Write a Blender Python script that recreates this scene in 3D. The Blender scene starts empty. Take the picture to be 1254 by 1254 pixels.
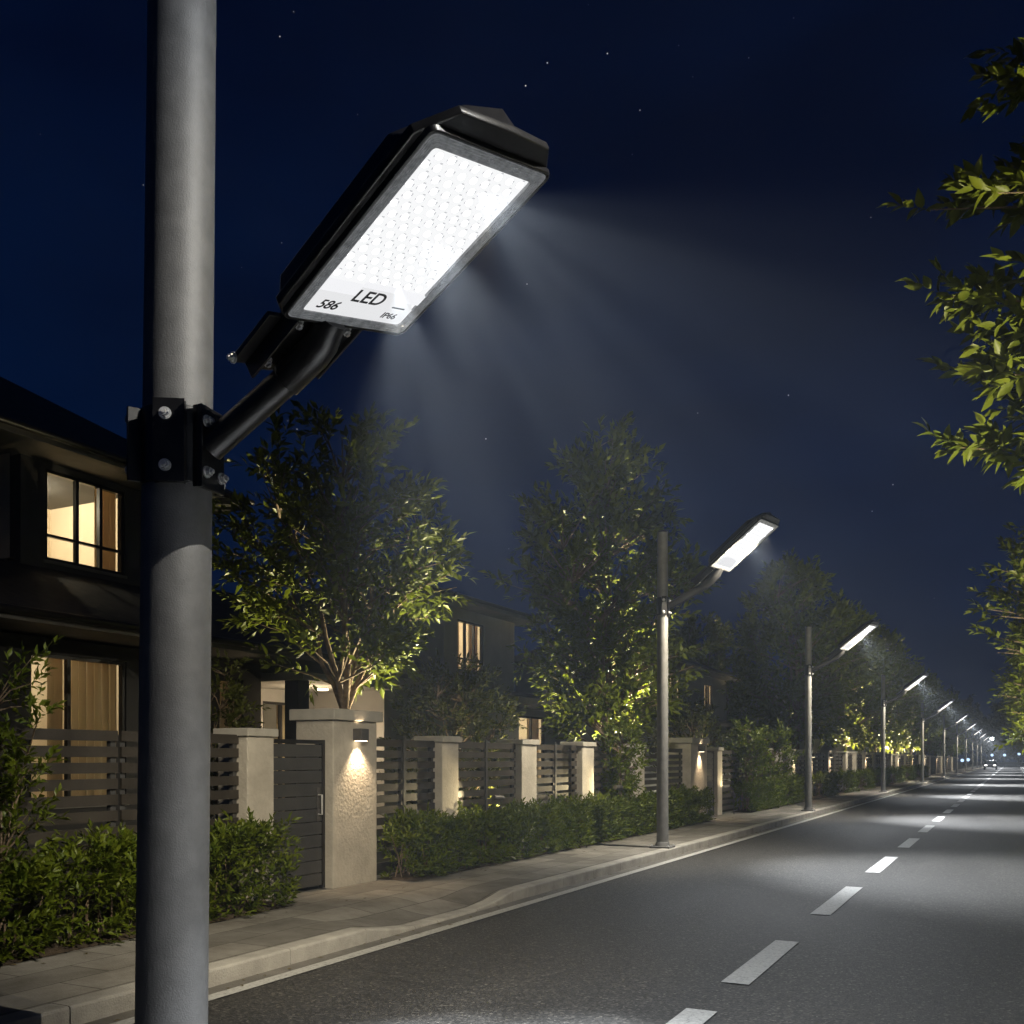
import bpy, math, random
import numpy as np
from mathutils import Vector, Matrix

sc = bpy.context.scene
COL = sc.collection
R = math.radians
rng = np.random.default_rng(7)
random.seed(7)

# ------------------------------------------------------------------ helpers
def link(o):
    COL.objects.link(o)
    return o

def tag(o, label=None, cat=None, group=None, kind=None):
    if label: o['label'] = label
    if cat: o['category'] = cat
    if group: o['group'] = group
    if kind: o['kind'] = kind
    return o

def thing(name, label, cat, loc=(0, 0, 0), rz=0.0, group=None):
    o = bpy.data.objects.new(name, None)
    o.empty_display_size = 0.2
    o.location = loc
    o.rotation_euler = (0, 0, rz)
    link(o)
    return tag(o, label, cat, group)

def copy_tree(o, parent=None):
    c = o.copy()
    COL.objects.link(c)
    c.parent = parent
    for ch in list(o.children):
        copy_tree(ch, c)
    return c

class MB:
    def __init__(s):
        s.v = []; s.f = []
    def add(s, vs, fs):
        n = len(s.v)
        s.v += [tuple(v) for v in vs]
        s.f += [tuple(i + n for i in f) for f in fs]
        return s
    def box(s, x0, x1, y0, y1, z0, z1):
        vs = [(x0, y0, z0), (x1, y0, z0), (x1, y1, z0), (x0, y1, z0), (x0, y0, z1), (x1, y0, z1), (x1, y1, z1), (x0, y1, z1)]
        return s.add(vs, [(0, 3, 2, 1), (4, 5, 6, 7), (0, 1, 5, 4), (1, 2, 6, 5), (2, 3, 7, 6), (3, 0, 4, 7)])
    def obox(s, c, ax, ay, az, hx, hy, hz):
        c = Vector(c); ax = Vector(ax).normalized(); ay = Vector(ay).normalized(); az = Vector(az).normalized()
        vs = []
        for sz in (-1, 1):
            for sx, sy in ((-1, -1), (1, -1), (1, 1), (-1, 1)):
                vs.append(c + ax * hx * sx + ay * hy * sy + az * hz * sz)
        return s.add(vs, [(0, 3, 2, 1), (4, 5, 6, 7), (0, 1, 5, 4), (1, 2, 6, 5), (2, 3, 7, 6), (3, 0, 4, 7)])
    def quad(s, a, b, c, d):
        return s.add([a, b, c, d], [(0, 1, 2, 3)])
    def tube(s, pts, radii, seg=12, caps=True):
        pts = [Vector(p) for p in pts]
        n0 = len(s.v)
        ref = Vector((0.31, 0.17, 0.93))
        for i, p in enumerate(pts):
            a = pts[max(i - 1, 0)]; b = pts[min(i + 1, len(pts) - 1)]
            t = (b - a)
            t = t.normalized() if t.length > 1e-9 else Vector((0, 0, 1))
            if i == 0:
                u = t.cross(ref)
                if u.length < 1e-3: u = t.cross(Vector((1, 0, 0)))
                u.normalize()
            else:
                u = (u - t * u.dot(t)).normalized()
            w = t.cross(u)
            for k in range(seg):
                q = 2 * math.pi * k / seg
                s.v.append(tuple(p + (u * math.cos(q) + w * math.sin(q)) * radii[i]))
        for i in range(len(pts) - 1):
            for k in range(seg):
                a = n0 + i * seg + k; b = n0 + i * seg + (k + 1) % seg
                s.f.append((a, b, b + seg, a + seg))
        if caps:
            s.f.append(tuple(n0 + k for k in reversed(range(seg))))
            s.f.append(tuple(n0 + (len(pts) - 1) * seg + k for k in range(seg)))
        return s
    def prism(s, outlines):
        """loft between outlines (equal vertex counts) with end caps"""
        n0 = len(s.v); m = len(outlines[0])
        for o in outlines: s.v += [tuple(p) for p in o]
        for i in range(len(outlines) - 1):
            for k in range(m):
                a = n0 + i * m + k; b = n0 + i * m + (k + 1) % m
                s.f.append((a, b, b + m, a + m))
        s.f.append(tuple(n0 + k for k in reversed(range(m))))
        s.f.append(tuple(n0 + (len(outlines) - 1) * m + k for k in range(m)))
        return s
    def xform(s, M):
        s.v = [tuple(M @ Vector(v)) for v in s.v]
        return s
    def data(s, name, mat, smooth=None):
        me = bpy.data.meshes.new(name)
        me.from_pydata(s.v, [], s.f)
        me.materials.append(mat)
        me.validate()
        if smooth:
            for p in me.polygons: p.use_smooth = True
            me.set_sharp_from_angle(angle=R(smooth))
        me.update()
        return me
    def build(s, name, mat, parent=None, smooth=None, bevel=0):
        o = bpy.data.objects.new(name, s.data(name, mat, smooth))
        link(o)
        o.parent = parent
        if bevel:
            m = o.modifiers.new('bevel', 'BEVEL'); m.width = bevel; m.segments = 2; m.limit_method = 'ANGLE'; m.angle_limit = R(40)
        return o

def np_mesh(name, V, F, mat):
    me = bpy.data.meshes.new(name)
    nf, k = F.shape
    me.vertices.add(len(V)); me.vertices.foreach_set('co', V.astype(np.float32).ravel())
    me.loops.add(nf * k); me.loops.foreach_set('vertex_index', F.astype(np.int32).ravel())
    me.polygons.add(nf); me.polygons.foreach_set('loop_start', (np.arange(nf) * k).astype(np.int32))
    me.polygons.foreach_set('loop_total', np.full(nf, k, np.int32))
    me.materials.append(mat)
    me.update(calc_edges=True)
    return me

def np_obj(name, V, F, mat, parent=None):
    o = bpy.data.objects.new(name, np_mesh(name, V, F, mat)); link(o); o.parent = parent
    return o

# ------------------------------------------------------------------ materials
def mat_new(name):
    m = bpy.data.materials.new(name); m.use_nodes = True
    nt = m.node_tree; nt.nodes.clear()
    out = nt.nodes.new('ShaderNodeOutputMaterial')
    return m, nt, out

def nd(nt, t, **kw):
    n = nt.nodes.new(t)
    for k, v in kw.items():
        if k in n.inputs: n.inputs[k].default_value = v
        else: setattr(n, k, v)
    return n

def ramp(nt, fac, stops):
    r = nt.nodes.new('ShaderNodeValToRGB')
    el = r.color_ramp.elements
    while len(el) < len(stops): el.new(0.5)
    for e, (p, c) in zip(el, stops):
        e.position = p; e.color = (*c, 1) if len(c) == 3 else c
    nt.links.new(fac, r.inputs[0])
    return r

def surf(name, c0, c1, scale=6.0, rough=0.7, rough2=None, bump=0.0, bscale=None, metallic=0.0, detail=6.0, spec=0.5, fine=None, coat=0.0):
    """noise mottled principled surface"""
    m, nt, out = mat_new(name)
    L = nt.links
    tc = nd(nt, 'ShaderNodeTexCoord')
    n1 = nd(nt, 'ShaderNodeTexNoise', Scale=scale, Detail=detail, Roughness=0.6)
    L.new(tc.outputs['Object'], n1.inputs['Vector'])
    cr = ramp(nt, n1.outputs['Fac'], [(0.32, c0), (0.68, c1)])
    b = nd(nt, 'ShaderNodeBsdfPrincipled', Roughness=rough, Metallic=metallic)
    b.inputs['Specular IOR Level'].default_value = spec
    if coat: b.inputs['Coat Weight'].default_value = coat
    L.new(cr.outputs['Color'], b.inputs['Base Color'])
    if rough2 is not None:
        mr = nd(nt, 'ShaderNodeMapRange'); mr.inputs['To Min'].default_value = rough; mr.inputs['To Max'].default_value = rough2
        L.new(n1.outputs['Fac'], mr.inputs['Value']); L.new(mr.outputs['Result'], b.inputs['Roughness'])
    if bump:
        n2 = nd(nt, 'ShaderNodeTexNoise', Scale=bscale or scale * 6, Detail=4.0)
        L.new(tc.outputs['Object'], n2.inputs['Vector'])
        bp = nd(nt, 'ShaderNodeBump', Strength=bump, Distance=0.01)
        L.new(n2.outputs['Fac'], bp.inputs['Height']); L.new(bp.outputs['Normal'], b.inputs['Normal'])
    L.new(b.outputs['BSDF'], out.inputs['Surface'])
    return m

def emit(name, col, strength, c2=None, scale=5):
    m, nt, out = mat_new(name)
    e = nd(nt, 'ShaderNodeEmission', Strength=strength)
    e.inputs['Color'].default_value = (*col, 1)
    nt.links.new(e.outputs[0], out.inputs['Surface'])
    return m

def leaf_mat(name, c0, c1, transl=0.35, scale=5.0):
    m, nt, out = mat_new(name); L = nt.links
    tc = nd(nt, 'ShaderNodeTexCoord')
    n1 = nd(nt, 'ShaderNodeTexNoise', Scale=scale, Detail=4.0, Roughness=0.7)
    L.new(tc.outputs['Object'], n1.inputs['Vector'])
    cr = ramp(nt, n1.outputs['Fac'], [(0.3, c0), (0.7, c1)])
    b = nd(nt, 'ShaderNodeBsdfPrincipled', Roughness=0.42)
    b.inputs['Specular IOR Level'].default_value = 0.35
    t = nd(nt, 'ShaderNodeBsdfTranslucent')
    L.new(cr.outputs['Color'], b.inputs['Base Color']); L.new(cr.outputs['Color'], t.inputs['Color'])
    mx = nd(nt, 'ShaderNodeMixShader'); mx.inputs[0].default_value = transl
    L.new(b.outputs[0], mx.inputs[1]); L.new(t.outputs[0], mx.inputs[2])
    L.new(mx.outputs[0], out.inputs['Surface'])
    return m

def asphalt():
    m, nt, out = mat_new('asphalt'); L = nt.links
    tc = nd(nt, 'ShaderNodeTexCoord')
    big = nd(nt, 'ShaderNodeTexNoise', Scale=0.45, Detail=6.0, Roughness=0.6)
    mp = nd(nt, 'ShaderNodeMapping'); mp.inputs['Scale'].default_value = (1.6, 0.25, 1)
    L.new(tc.outputs['Object'], mp.inputs[0]); L.new(mp.outputs[0], big.inputs['Vector'])
    base = ramp(nt, big.outputs['Fac'], [(0.28, (0.024, 0.023, 0.022)), (0.72, (0.060, 0.058, 0.055))])
    sp = nd(nt, 'ShaderNodeTexVoronoi', Scale=62.0)
    L.new(tc.outputs['Object'], sp.inputs['Vector'])
    sr = ramp(nt, sp.outputs['Color'], [(0.0, (0.35, 0.35, 0.35)), (0.62, (0.9, 0.9, 0.9)), (0.8, (1.5, 1.45, 1.4)), (1.0, (3.4, 3.3, 3.1))])
    mul = nd(nt, 'ShaderNodeMix', data_type='RGBA', blend_type='MULTIPLY'); mul.inputs[0].default_value = 1.0
    L.new(base.outputs[0], mul.inputs[6]); L.new(sr.outputs[0], mul.inputs[7])
    # tar cracks
    wn = nd(nt, 'ShaderNodeTexNoise', Scale=1.3, Detail=5.0)
    L.new(tc.outputs['Object'], wn.inputs['Vector'])
    vm = nd(nt, 'ShaderNodeMix', data_type='RGBA'); vm.inputs[0].default_value = 0.35
    L.new(tc.outputs['Object'], vm.inputs[6]); L.new(wn.outputs['Color'], vm.inputs[7])
    ck = nd(nt, 'ShaderNodeTexVoronoi', Scale=0.42, feature='DISTANCE_TO_EDGE')
    L.new(vm.outputs[2], ck.inputs['Vector'])
    kr = ramp(nt, ck.outputs['Distance'], [(0.0, (0.45, 0.45, 0.45)), (0.006, (1, 1, 1))])
    mul2 = nd(nt, 'ShaderNodeMix', data_type='RGBA', blend_type='MULTIPLY'); mul2.inputs[0].default_value = 0.5
    L.new(mul.outputs[2], mul2.inputs[6]); L.new(kr.outputs[0], mul2.inputs[7])
    b = nd(nt, 'ShaderNodeBsdfPrincipled', Roughness=0.62)
    b.inputs['Specular IOR Level'].default_value = 0.4
    L.new(mul2.outputs[2], b.inputs['Base Color'])
    rr = nd(nt, 'ShaderNodeMapRange'); rr.inputs['To Min'].default_value = 0.5; rr.inputs['To Max'].default_value = 0.78
    L.new(big.outputs['Fac'], rr.inputs['Value']); L.new(rr.outputs[0], b.inputs['Roughness'])
    bn = nd(nt, 'ShaderNodeTexNoise', Scale=70.0, Detail=3.0)
    L.new(tc.outputs['Object'], bn.inputs['Vector'])
    bp = nd(nt, 'ShaderNodeBump', Strength=0.7, Distance=0.012)
    L.new(bn.outputs['Fac'], bp.inputs['Height']); L.new(bp.outputs[0], b.inputs['Normal'])
    L.new(b.outputs[0], out.inputs['Surface'])
    return m

def paving():
    m, nt, out = mat_new('paving_slabs'); L = nt.links
    tc = nd(nt, 'ShaderNodeTexCoord')
    mp = nd(nt, 'ShaderNodeMapping'); mp.inputs['Rotation'].default_value = (0, 0, R(90))
    L.new(tc.outputs['Object'], mp.inputs[0])
    br = nd(nt, 'ShaderNodeTexBrick', Scale=1.0, offset=0.5)
    br.inputs['Brick Width'].default_value = 0.8; br.inputs['Row Height'].default_value = 0.4
    br.inputs['Mortar Size'].default_value = 0.006; br.inputs['Mortar Smooth'].default_value = 0.3
    br.inputs['Color1'].default_value = (0.17, 0.163, 0.15, 1); br.inputs['Color2'].default_value = (0.275, 0.264, 0.243, 1)
    br.inputs['Mortar'].default_value = (0.07, 0.065, 0.055, 1)
    L.new(mp.outputs[0], br.inputs['Vector'])
    n = nd(nt, 'ShaderNodeTexNoise', Scale=2.2, Detail=8.0, Roughness=0.7)
    L.new(tc.outputs['Object'], n.inputs['Vector'])
    r = ramp(nt, n.outputs['Fac'], [(0.3, (0.55, 0.53, 0.5)), (0.7, (1.1, 1.1, 1.1))])
    mul = nd(nt, 'ShaderNodeMix', data_type='RGBA', blend_type='MULTIPLY'); mul.inputs[0].default_value = 1.0
    L.new(br.outputs['Color'], mul.inputs[6]); L.new(r.outputs[0], mul.inputs[7])
    b = nd(nt, 'ShaderNodeBsdfPrincipled', Roughness=0.75)
    b.inputs['Specular IOR Level'].default_value = 0.3
    L.new(mul.outputs[2], b.inputs['Base Color'])
    n2 = nd(nt, 'ShaderNodeTexNoise', Scale=60.0, Detail=4.0)
    L.new(tc.outputs['Object'], n2.inputs['Vector'])
    ad = nd(nt, 'ShaderNodeMath', operation='MULTIPLY_ADD'); ad.inputs[1].default_value = -1.2
    L.new(br.outputs['Fac'], ad.inputs[0]); L.new(n2.outputs['Fac'], ad.inputs[2])
    bp = nd(nt, 'ShaderNodeBump', Strength=0.5, Distance=0.008)
    L.new(ad.outputs[0], bp.inputs['Height']); L.new(bp.outputs[0], b.inputs['Normal'])
    L.new(b.outputs[0], out.inputs['Surface'])
    return m

def paint_white():
    m, nt, out = mat_new('road_paint'); L = nt.links
    tc = nd(nt, 'ShaderNodeTexCoord')
    n = nd(nt, 'ShaderNodeTexNoise', Scale=38.0, Detail=7.0, Roughness=0.75)
    L.new(tc.outputs['Object'], n.inputs['Vector'])
    r = ramp(nt, n.outputs['Fac'], [(0.33, (0.09, 0.09, 0.086)), (0.43, (0.33, 0.33, 0.32)), (0.7, (0.5, 0.5, 0.48))])
    b = nd(nt, 'ShaderNodeBsdfPrincipled', Roughness=0.6)
    L.new(r.outputs[0], b.inputs['Base Color'])
    bp = nd(nt, 'ShaderNodeBump', Strength=0.4, Distance=0.006)
    L.new(n.outputs['Fac'], bp.inputs['Height']); L.new(bp.outputs[0], b.inputs['Normal'])
    L.new(b.outputs[0], out.inputs['Surface'])
    return m

def roof_mat():
    m, nt, out = mat_new('roof_tiles'); L = nt.links
    tc = nd(nt, 'ShaderNodeTexCoord')
    sx = nd(nt, 'ShaderNodeSeparateXYZ'); L.new(tc.outputs['Object'], sx.inputs[0])
    w = nd(nt, 'ShaderNodeTexWave', Scale=1.6, wave_profile='SAW', bands_direction='Z')
    L.new(tc.outputs['Object'], w.inputs['Vector'])
    n = nd(nt, 'ShaderNodeTexNoise', Scale=7.0, Detail=4.0); L.new(tc.outputs['Object'], n.inputs['Vector'])
    r = ramp(nt, n.outputs['Fac'], [(0.3, (0.022, 0.023, 0.026)), (0.7, (0.05, 0.05, 0.054))])
    b = nd(nt, 'ShaderNodeBsdfPrincipled', Roughness=0.6)
    L.new(r.outputs[0], b.inputs['Base Color'])
    bp = nd(nt, 'ShaderNodeBump', Strength=0.9, Distance=0.04)
    L.new(w.outputs['Fac'], bp.inputs['Height']); L.new(bp.outputs[0], b.inputs['Normal'])
    L.new(b.outputs[0], out.inputs['Surface'])
    return m

def glass_mat():
    m, nt, out = mat_new('window_glass'); L = nt.links
    t = nd(nt, 'ShaderNodeBsdfTransparent'); t.inputs[0].default_value = (0.93, 0.95, 0.94, 1)
    g = nd(nt, 'ShaderNodeBsdfGlossy', Roughness=0.03)
    lw = nd(nt, 'ShaderNodeLayerWeight', Blend=0.5)
    f = nd(nt, 'ShaderNodeMapRange'); f.inputs['To Min'].default_value = 0.03; f.inputs['To Max'].default_value = 0.55; f.inputs['From Min'].default_value = 0.45; f.clamp = True
    L.new(lw.outputs['Facing'], f.inputs['Value'])
    mx = nd(nt, 'ShaderNodeMixShader')
    L.new(f.outputs[0], mx.inputs[0]); L.new(t.outputs[0], mx.inputs[1]); L.new(g.outputs[0], mx.inputs[2])
    L.new(mx.outputs[0], out.inputs['Surface'])
    return m

def curtain_mat():
    m, nt, out = mat_new('curtain_fabric'); L = nt.links
    d = nd(nt, 'ShaderNodeBsdfDiffuse'); d.inputs[0].default_value = (0.5, 0.40, 0.27, 1)
    t = nd(nt, 'ShaderNodeBsdfTranslucent'); t.inputs[0].default_value = (0.55, 0.40, 0.24, 1)
    mx = nd(nt, 'ShaderNodeMixShader'); mx.inputs[0].default_value = 0.16
    L.new(d.outputs[0], mx.inputs[1]); L.new(t.outputs[0], mx.inputs[2]); L.new(mx.outputs[0], out.inputs['Surface'])
    return m

M = {}
M['asphalt'] = asphalt()
M['paving'] = paving()
M['paint'] = paint_white()
M['roof'] = roof_mat()
M['glass'] = glass_mat()
M['curtain'] = curtain_mat()
M['kerb'] = surf('kerb_concrete', (0.26, 0.25, 0.23), (0.42, 0.405, 0.375), 3.0, 0.8, bump=0.6, bscale=70)
M['gutter'] = surf('gutter_concrete', (0.085, 0.08, 0.072), (0.16, 0.15, 0.135), 2.5, 0.8, bump=0.5, bscale=60)
M['soil'] = surf('soil', (0.018, 0.012, 0.008), (0.06, 0.042, 0.025), 22, 0.95, bump=1.0, bscale=50)
M['litter'] = surf('leaf_litter', (0.05, 0.035, 0.015), (0.14, 0.11, 0.04), 9, 0.9)
M['ground'] = surf('ground_earth', (0.012, 0.018, 0.008), (0.03, 0.04, 0.016), 0.8, 0.95)
M['stone'] = surf('pier_stone', (0.40, 0.365, 0.31), (0.55, 0.51, 0.44), 3.5, 0.85, bump=1.0, bscale=26, detail=9)
M['cap'] = surf('pier_cap_stone', (0.36, 0.34, 0.3), (0.47, 0.45, 0.40), 4, 0.8, bump=0.4, bscale=40)
M['slat'] = surf('fence_slats', (0.026, 0.022, 0.018), (0.05, 0.043, 0.035), 2.2, 0.5, bump=0.15, bscale=30)
M['gate'] = surf('gate_boards', (0.045, 0.045, 0.045), (0.07, 0.068, 0.066), 2.2, 0.45, bump=0.15, bscale=30)
M['galv'] = surf('galvanised_steel', (0.145, 0.145, 0.145), (0.20, 0.20, 0.198), 9, 0.5, 0.62, bump=0.22, bscale=130, metallic=0.25)
M['black'] = surf('black_powder_coat', (0.008, 0.008, 0.009), (0.014, 0.014, 0.015), 14, 0.28, 0.36, bump=0.05, bscale=260)
M['bolt'] = surf('bolt_steel', (0.6, 0.6, 0.6), (0.78, 0.78, 0.78), 30, 0.3, metallic=0.35)
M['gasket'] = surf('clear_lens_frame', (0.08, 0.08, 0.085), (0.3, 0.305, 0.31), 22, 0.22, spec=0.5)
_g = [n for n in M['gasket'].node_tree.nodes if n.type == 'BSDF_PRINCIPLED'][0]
_g.inputs['Emission Color'].default_value = (0.9, 0.95, 1.0, 1); _g.inputs['Emission Strength'].default_value = 0.075   # emission stands in for LED light leaking into the clear plastic
M['led'] = emit('led_board', (0.985, 0.99, 1.0), 0.96)
M['leddot'] = emit('led_lens_lit', (0.99, 0.995, 1.0), 2.4)
M['ledchip'] = emit('led_chip_rim', (0.95, 0.96, 1.0), 0.64)
M['sticker'] = emit('lamp_label_lit', (0.95, 0.955, 0.97), 0.84)
M['block'] = emit('cover_block_lit', (0.97, 0.975, 1.0), 0.93)
M['ink'] = surf('black_ink', (0.006, 0.006, 0.007), (0.01, 0.01, 0.01), 10, 0.6)
M['greyink'] = surf('grey_ink', (0.04, 0.04, 0.045), (0.06, 0.06, 0.065), 10, 0.6)
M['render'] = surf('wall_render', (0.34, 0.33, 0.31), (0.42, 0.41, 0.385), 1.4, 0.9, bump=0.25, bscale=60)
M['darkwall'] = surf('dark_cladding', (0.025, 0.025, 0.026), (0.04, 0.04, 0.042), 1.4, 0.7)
M['housewall'] = surf('shaded_render', (0.06, 0.06, 0.06), (0.085, 0.084, 0.082), 1.4, 0.9, bump=0.25, bscale=60)  # copy of the wall render, darkened to stand in for night shade
M['trim'] = surf('house_trim', (0.15, 0.145, 0.13), (0.2, 0.19, 0.17), 3, 0.7)
M['frame'] = surf('window_frame', (0.012, 0.011, 0.011), (0.02, 0.019, 0.018), 6, 0.4)
M['room'] = surf('room_plaster', (0.66, 0.56, 0.42), (0.72, 0.62, 0.47), 2, 0.9)
M['furn'] = surf('room_furniture', (0.3, 0.22, 0.13), (0.4, 0.3, 0.19), 4, 0.7)
M['bark'] = surf('bark', (0.11, 0.075, 0.045), (0.24, 0.18, 0.12), 16, 0.85, bump=0.8, bscale=45)
M['leafA'] = leaf_mat('tree_leaves', (0.065, 0.092, 0.006), (0.145, 0.175, 0.014))
M['leafB'] = leaf_mat('hedge_leaves', (0.045, 0.082, 0.006), (0.16, 0.19, 0.016), 0.3, 7)
M['leafC'] = leaf_mat('shrub_leaves', (0.05, 0.062, 0.01), (0.10, 0.11, 0.02), 0.3, 7)
M['leafN'] = leaf_mat('near_branch_leaves', (0.07, 0.10, 0.009), (0.15, 0.175, 0.016), 0.38, 3)
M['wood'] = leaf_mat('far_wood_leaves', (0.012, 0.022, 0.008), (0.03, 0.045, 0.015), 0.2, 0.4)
M['warm'] = emit('warm_lamp_glow', (1.0, 0.80, 0.52), 6.0)
M['cool'] = emit('cool_lamp_glow', (0.5, 0.7, 1.0), 1.6)
M['farglare'] = emit('far_lamp_glare', (0.95, 0.98, 1.0), 60.0)
M['fixture'] = surf('fixture_metal', (0.10, 0.095, 0.09), (0.16, 0.15, 0.14), 8, 0.4, metallic=0.5)
M['carpaint'] = surf('car_paint', (0.02, 0.022, 0.026), (0.026, 0.028, 0.032), 3, 0.25, coat=0.6)
M['tyre'] = surf('tyre_rubber', (0.012, 0.012, 0.012), (0.02, 0.02, 0.02), 9, 0.8)
M['headlight'] = emit('headlight_glow', (1.0, 0.97, 0.9), 7.0)

# ------------------------------------------------------------------ camera (standing at the right edge of the road)
F = 1200.0 / 1254.0
YAW = math.atan(613.0 / 1200.0)
EYE = 1.6
cd = bpy.data.cameras.new('camera'); cam = bpy.data.objects.new('camera', cd); link(cam)
cd.sensor_width = 36.0; cd.lens = 36.0 * F
cd.shift_y = (930 - 627) / 1254.0
cd.clip_start = 0.05; cd.clip_end = 3000
cam.location = (0, 0, EYE)
cam.rotation_euler = (R(90), 0, YAW)
sc.camera = cam

# ------------------------------------------------------------------ night sky
w = bpy.data.worlds.new('World'); sc.world = w; w.use_nodes = True
nt = w.node_tree; nt.nodes.clear(); L = nt.links
wo = nd(nt, 'ShaderNodeOutputWorld'); bg = nd(nt, 'ShaderNodeBackground', Strength=1.0)
tc = nd(nt, 'ShaderNodeTexCoord')
sx = nd(nt, 'ShaderNodeSeparateXYZ'); L.new(tc.outputs['Generated'], sx.inputs[0])
sky = ramp(nt, sx.outputs['Z'], [(0.0, (0.0024, 0.0085, 0.030)), (0.25, (0.0010, 0.0062, 0.028)), (0.55, (0.0004, 0.0032, 0.0175)), (1.0, (0.0002, 0.0018, 0.010))])
cl = nd(nt, 'ShaderNodeTexNoise', Scale=3.2, Detail=5.0, Roughness=0.55)
mpw = nd(nt, 'ShaderNodeMapping'); mpw.inputs['Scale'].default_value = (1, 1, 3.0)
L.new(tc.outputs['Generated'], mpw.inputs[0]); L.new(mpw.outputs[0], cl.inputs['Vector'])
clr = ramp(nt, cl.outputs['Fac'], [(0.35, (0.72, 0.72, 0.75)), (0.7, (1.25, 1.2, 1.15))])
mulw = nd(nt, 'ShaderNodeMix', data_type='RGBA', blend_type='MULTIPLY'); mulw.inputs[0].default_value = 1.0
L.new(sky.outputs[0], mulw.inputs[6]); L.new(clr.outputs[0], mulw.inputs[7])
vo = nd(nt, 'ShaderNodeTexVoronoi', Scale=44.0); L.new(tc.outputs['Generated'], vo.inputs['Vector'])
vr = ramp(nt, vo.outputs['Distance'], [(0.0, (1.3, 1.2, 1.15)), (0.018, (0.5, 0.46, 0.45)), (0.032, (0, 0, 0))])
vs = nd(nt, 'ShaderNodeMix', data_type='RGBA', blend_type='MULTIPLY'); vs.inputs[0].default_value = 1.0
sc_ = nd(nt, 'ShaderNodeSeparateColor'); L.new(vo.outputs['Color'], sc_.inputs[0])
L.new(vr.outputs[0], vs.inputs[6]); L.new(sc_.outputs[0], vs.inputs[7])
adw = nd(nt, 'ShaderNodeMix', data_type='RGBA', blend_type='ADD'); adw.inputs[0].default_value = 0.9
L.new(mulw.outputs[2], adw.inputs[6]); L.new(vs.outputs[2], adw.inputs[7])
L.new(adw.outputs[2], bg.inputs['Color']); L.new(bg.outputs[0], wo.inputs['Surface'])

# ------------------------------------------------------------------ lights helper
def spot(name, loc, direction, power, size, blend=0.5, col=(1, 1, 1), radius=0.04, parent=None):
    ld = bpy.data.lights.new(name, 'SPOT'); ld.energy = power; ld.spot_size = R(size); ld.spot_blend = blend
    ld.color = col; ld.shadow_soft_size = radius
    o = bpy.data.objects.new(name, ld); link(o); o.parent = parent
    o.location = loc
    o.rotation_euler = Vector(direction).to_track_quat('-Z', 'Y').to_euler()
    return o

def point(name, loc, power, col=(1, 0.8, 0.55), radius=0.08, parent=None):
    ld = bpy.data.lights.new(name, 'POINT'); ld.energy = power; ld.color = col; ld.shadow_soft_size = radius
    o = bpy.data.objects.new(name, ld); link(o); o.parent = parent; o.location = loc
    return o

# ------------------------------------------------------------------ ground, road, kerb, pavement
def struct(o):
    o['kind'] = 'structure'; return o
YE = 420.0
struct(MB().quad((-400, -60, -0.03), (400, -60, -0.03), (400, 700, -0.03), (-400, 700, -0.03)).build('ground', M['ground']))
struct(MB().quad((-5.0, -40, 0), (1.5, -40, 0), (1.5, YE, 0), (-5.0, YE, 0)).build('road', M['asphalt']))
struct(MB().quad((-5.0, -40, 0.004), (-4.84, -40, 0.004), (-4.84, YE, 0.004), (-5.0, YE, 0.004)).build('gutter', M['gutter']))
def strip(mb, x0, x1, y0, y1, z=0.008):
    k = max(1, int((y1 - y0) / 4)) if y1 - y0 < 20 else 1
    mb.quad((x0, y0, z), (x1, y0, z), (x1, y1, z), (x0, y1, z))
mb = MB(); strip(mb, -4.84, -4.72, -40, YE); struct(mb.build('edge_line_marking', M['paint']))
mb = MB(); strip(mb, 1.16, 1.28, -40, YE); struct(mb.build('edge_line_marking', M['paint']))
dashes = [(-0.5, 1.6), (3.7, 6.1), (6.93, 8.75), (10.4, 12.85), (14.6, 17.1), (19.0, 21.3)]
y = 23.2
while y < 300: dashes.append((y, y + 2.4)); y += 4.25
mb = MB()
for a, b in dashes: strip(mb, -1.86, -1.66, a, b)
struct(mb.build('centre_line_marking', M['paint']))
def drop(yv):
    """0 = full kerb, 1 = dropped kerb in front of the gate"""
    def ss(a, b, x):
        t = min(1, max(0, (x - a) / (b - a))); return t * t * (3 - 2 * t)
    return ss(6.95, 7.75, yv) * (1 - ss(9.1, 9.95, yv))
H = 0.13
mb = MB()
yk = -12.0
while yk < 300:
    ln = 1.0 if yk < 60 else 6.0
    if 6.9 < yk + 0.01 < 10.2: ln = 0.4
    a, b = yk + 0.004, yk + ln - 0.004
    h0, h1 = H - 0.1 * drop(a), H - 0.1 * drop(b)
    j = (rng.random() - 0.5) * 0.006 if yk < 60 else 0
    x0, x1 = -5.16 , -5.0 + j
    c = 0.018
    outl = []
    for yy, hh in ((a, h0), (b, h1)):
        outl.append([(x1, yy, -0.02), (x1, yy, hh - c), (x1 - c * 0.3, yy, hh - c * 0.3), (x1 - c, yy, hh), (x0, yy, hh), (x0, yy, -0.02)])
    mb.prism(outl)
    yk += ln
struct(mb.build('kerb', M['kerb']))
struct(MB().box(1.5, 1.66, -12, 300, -0.02, 0.12).build('kerb', M['kerb']))
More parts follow.
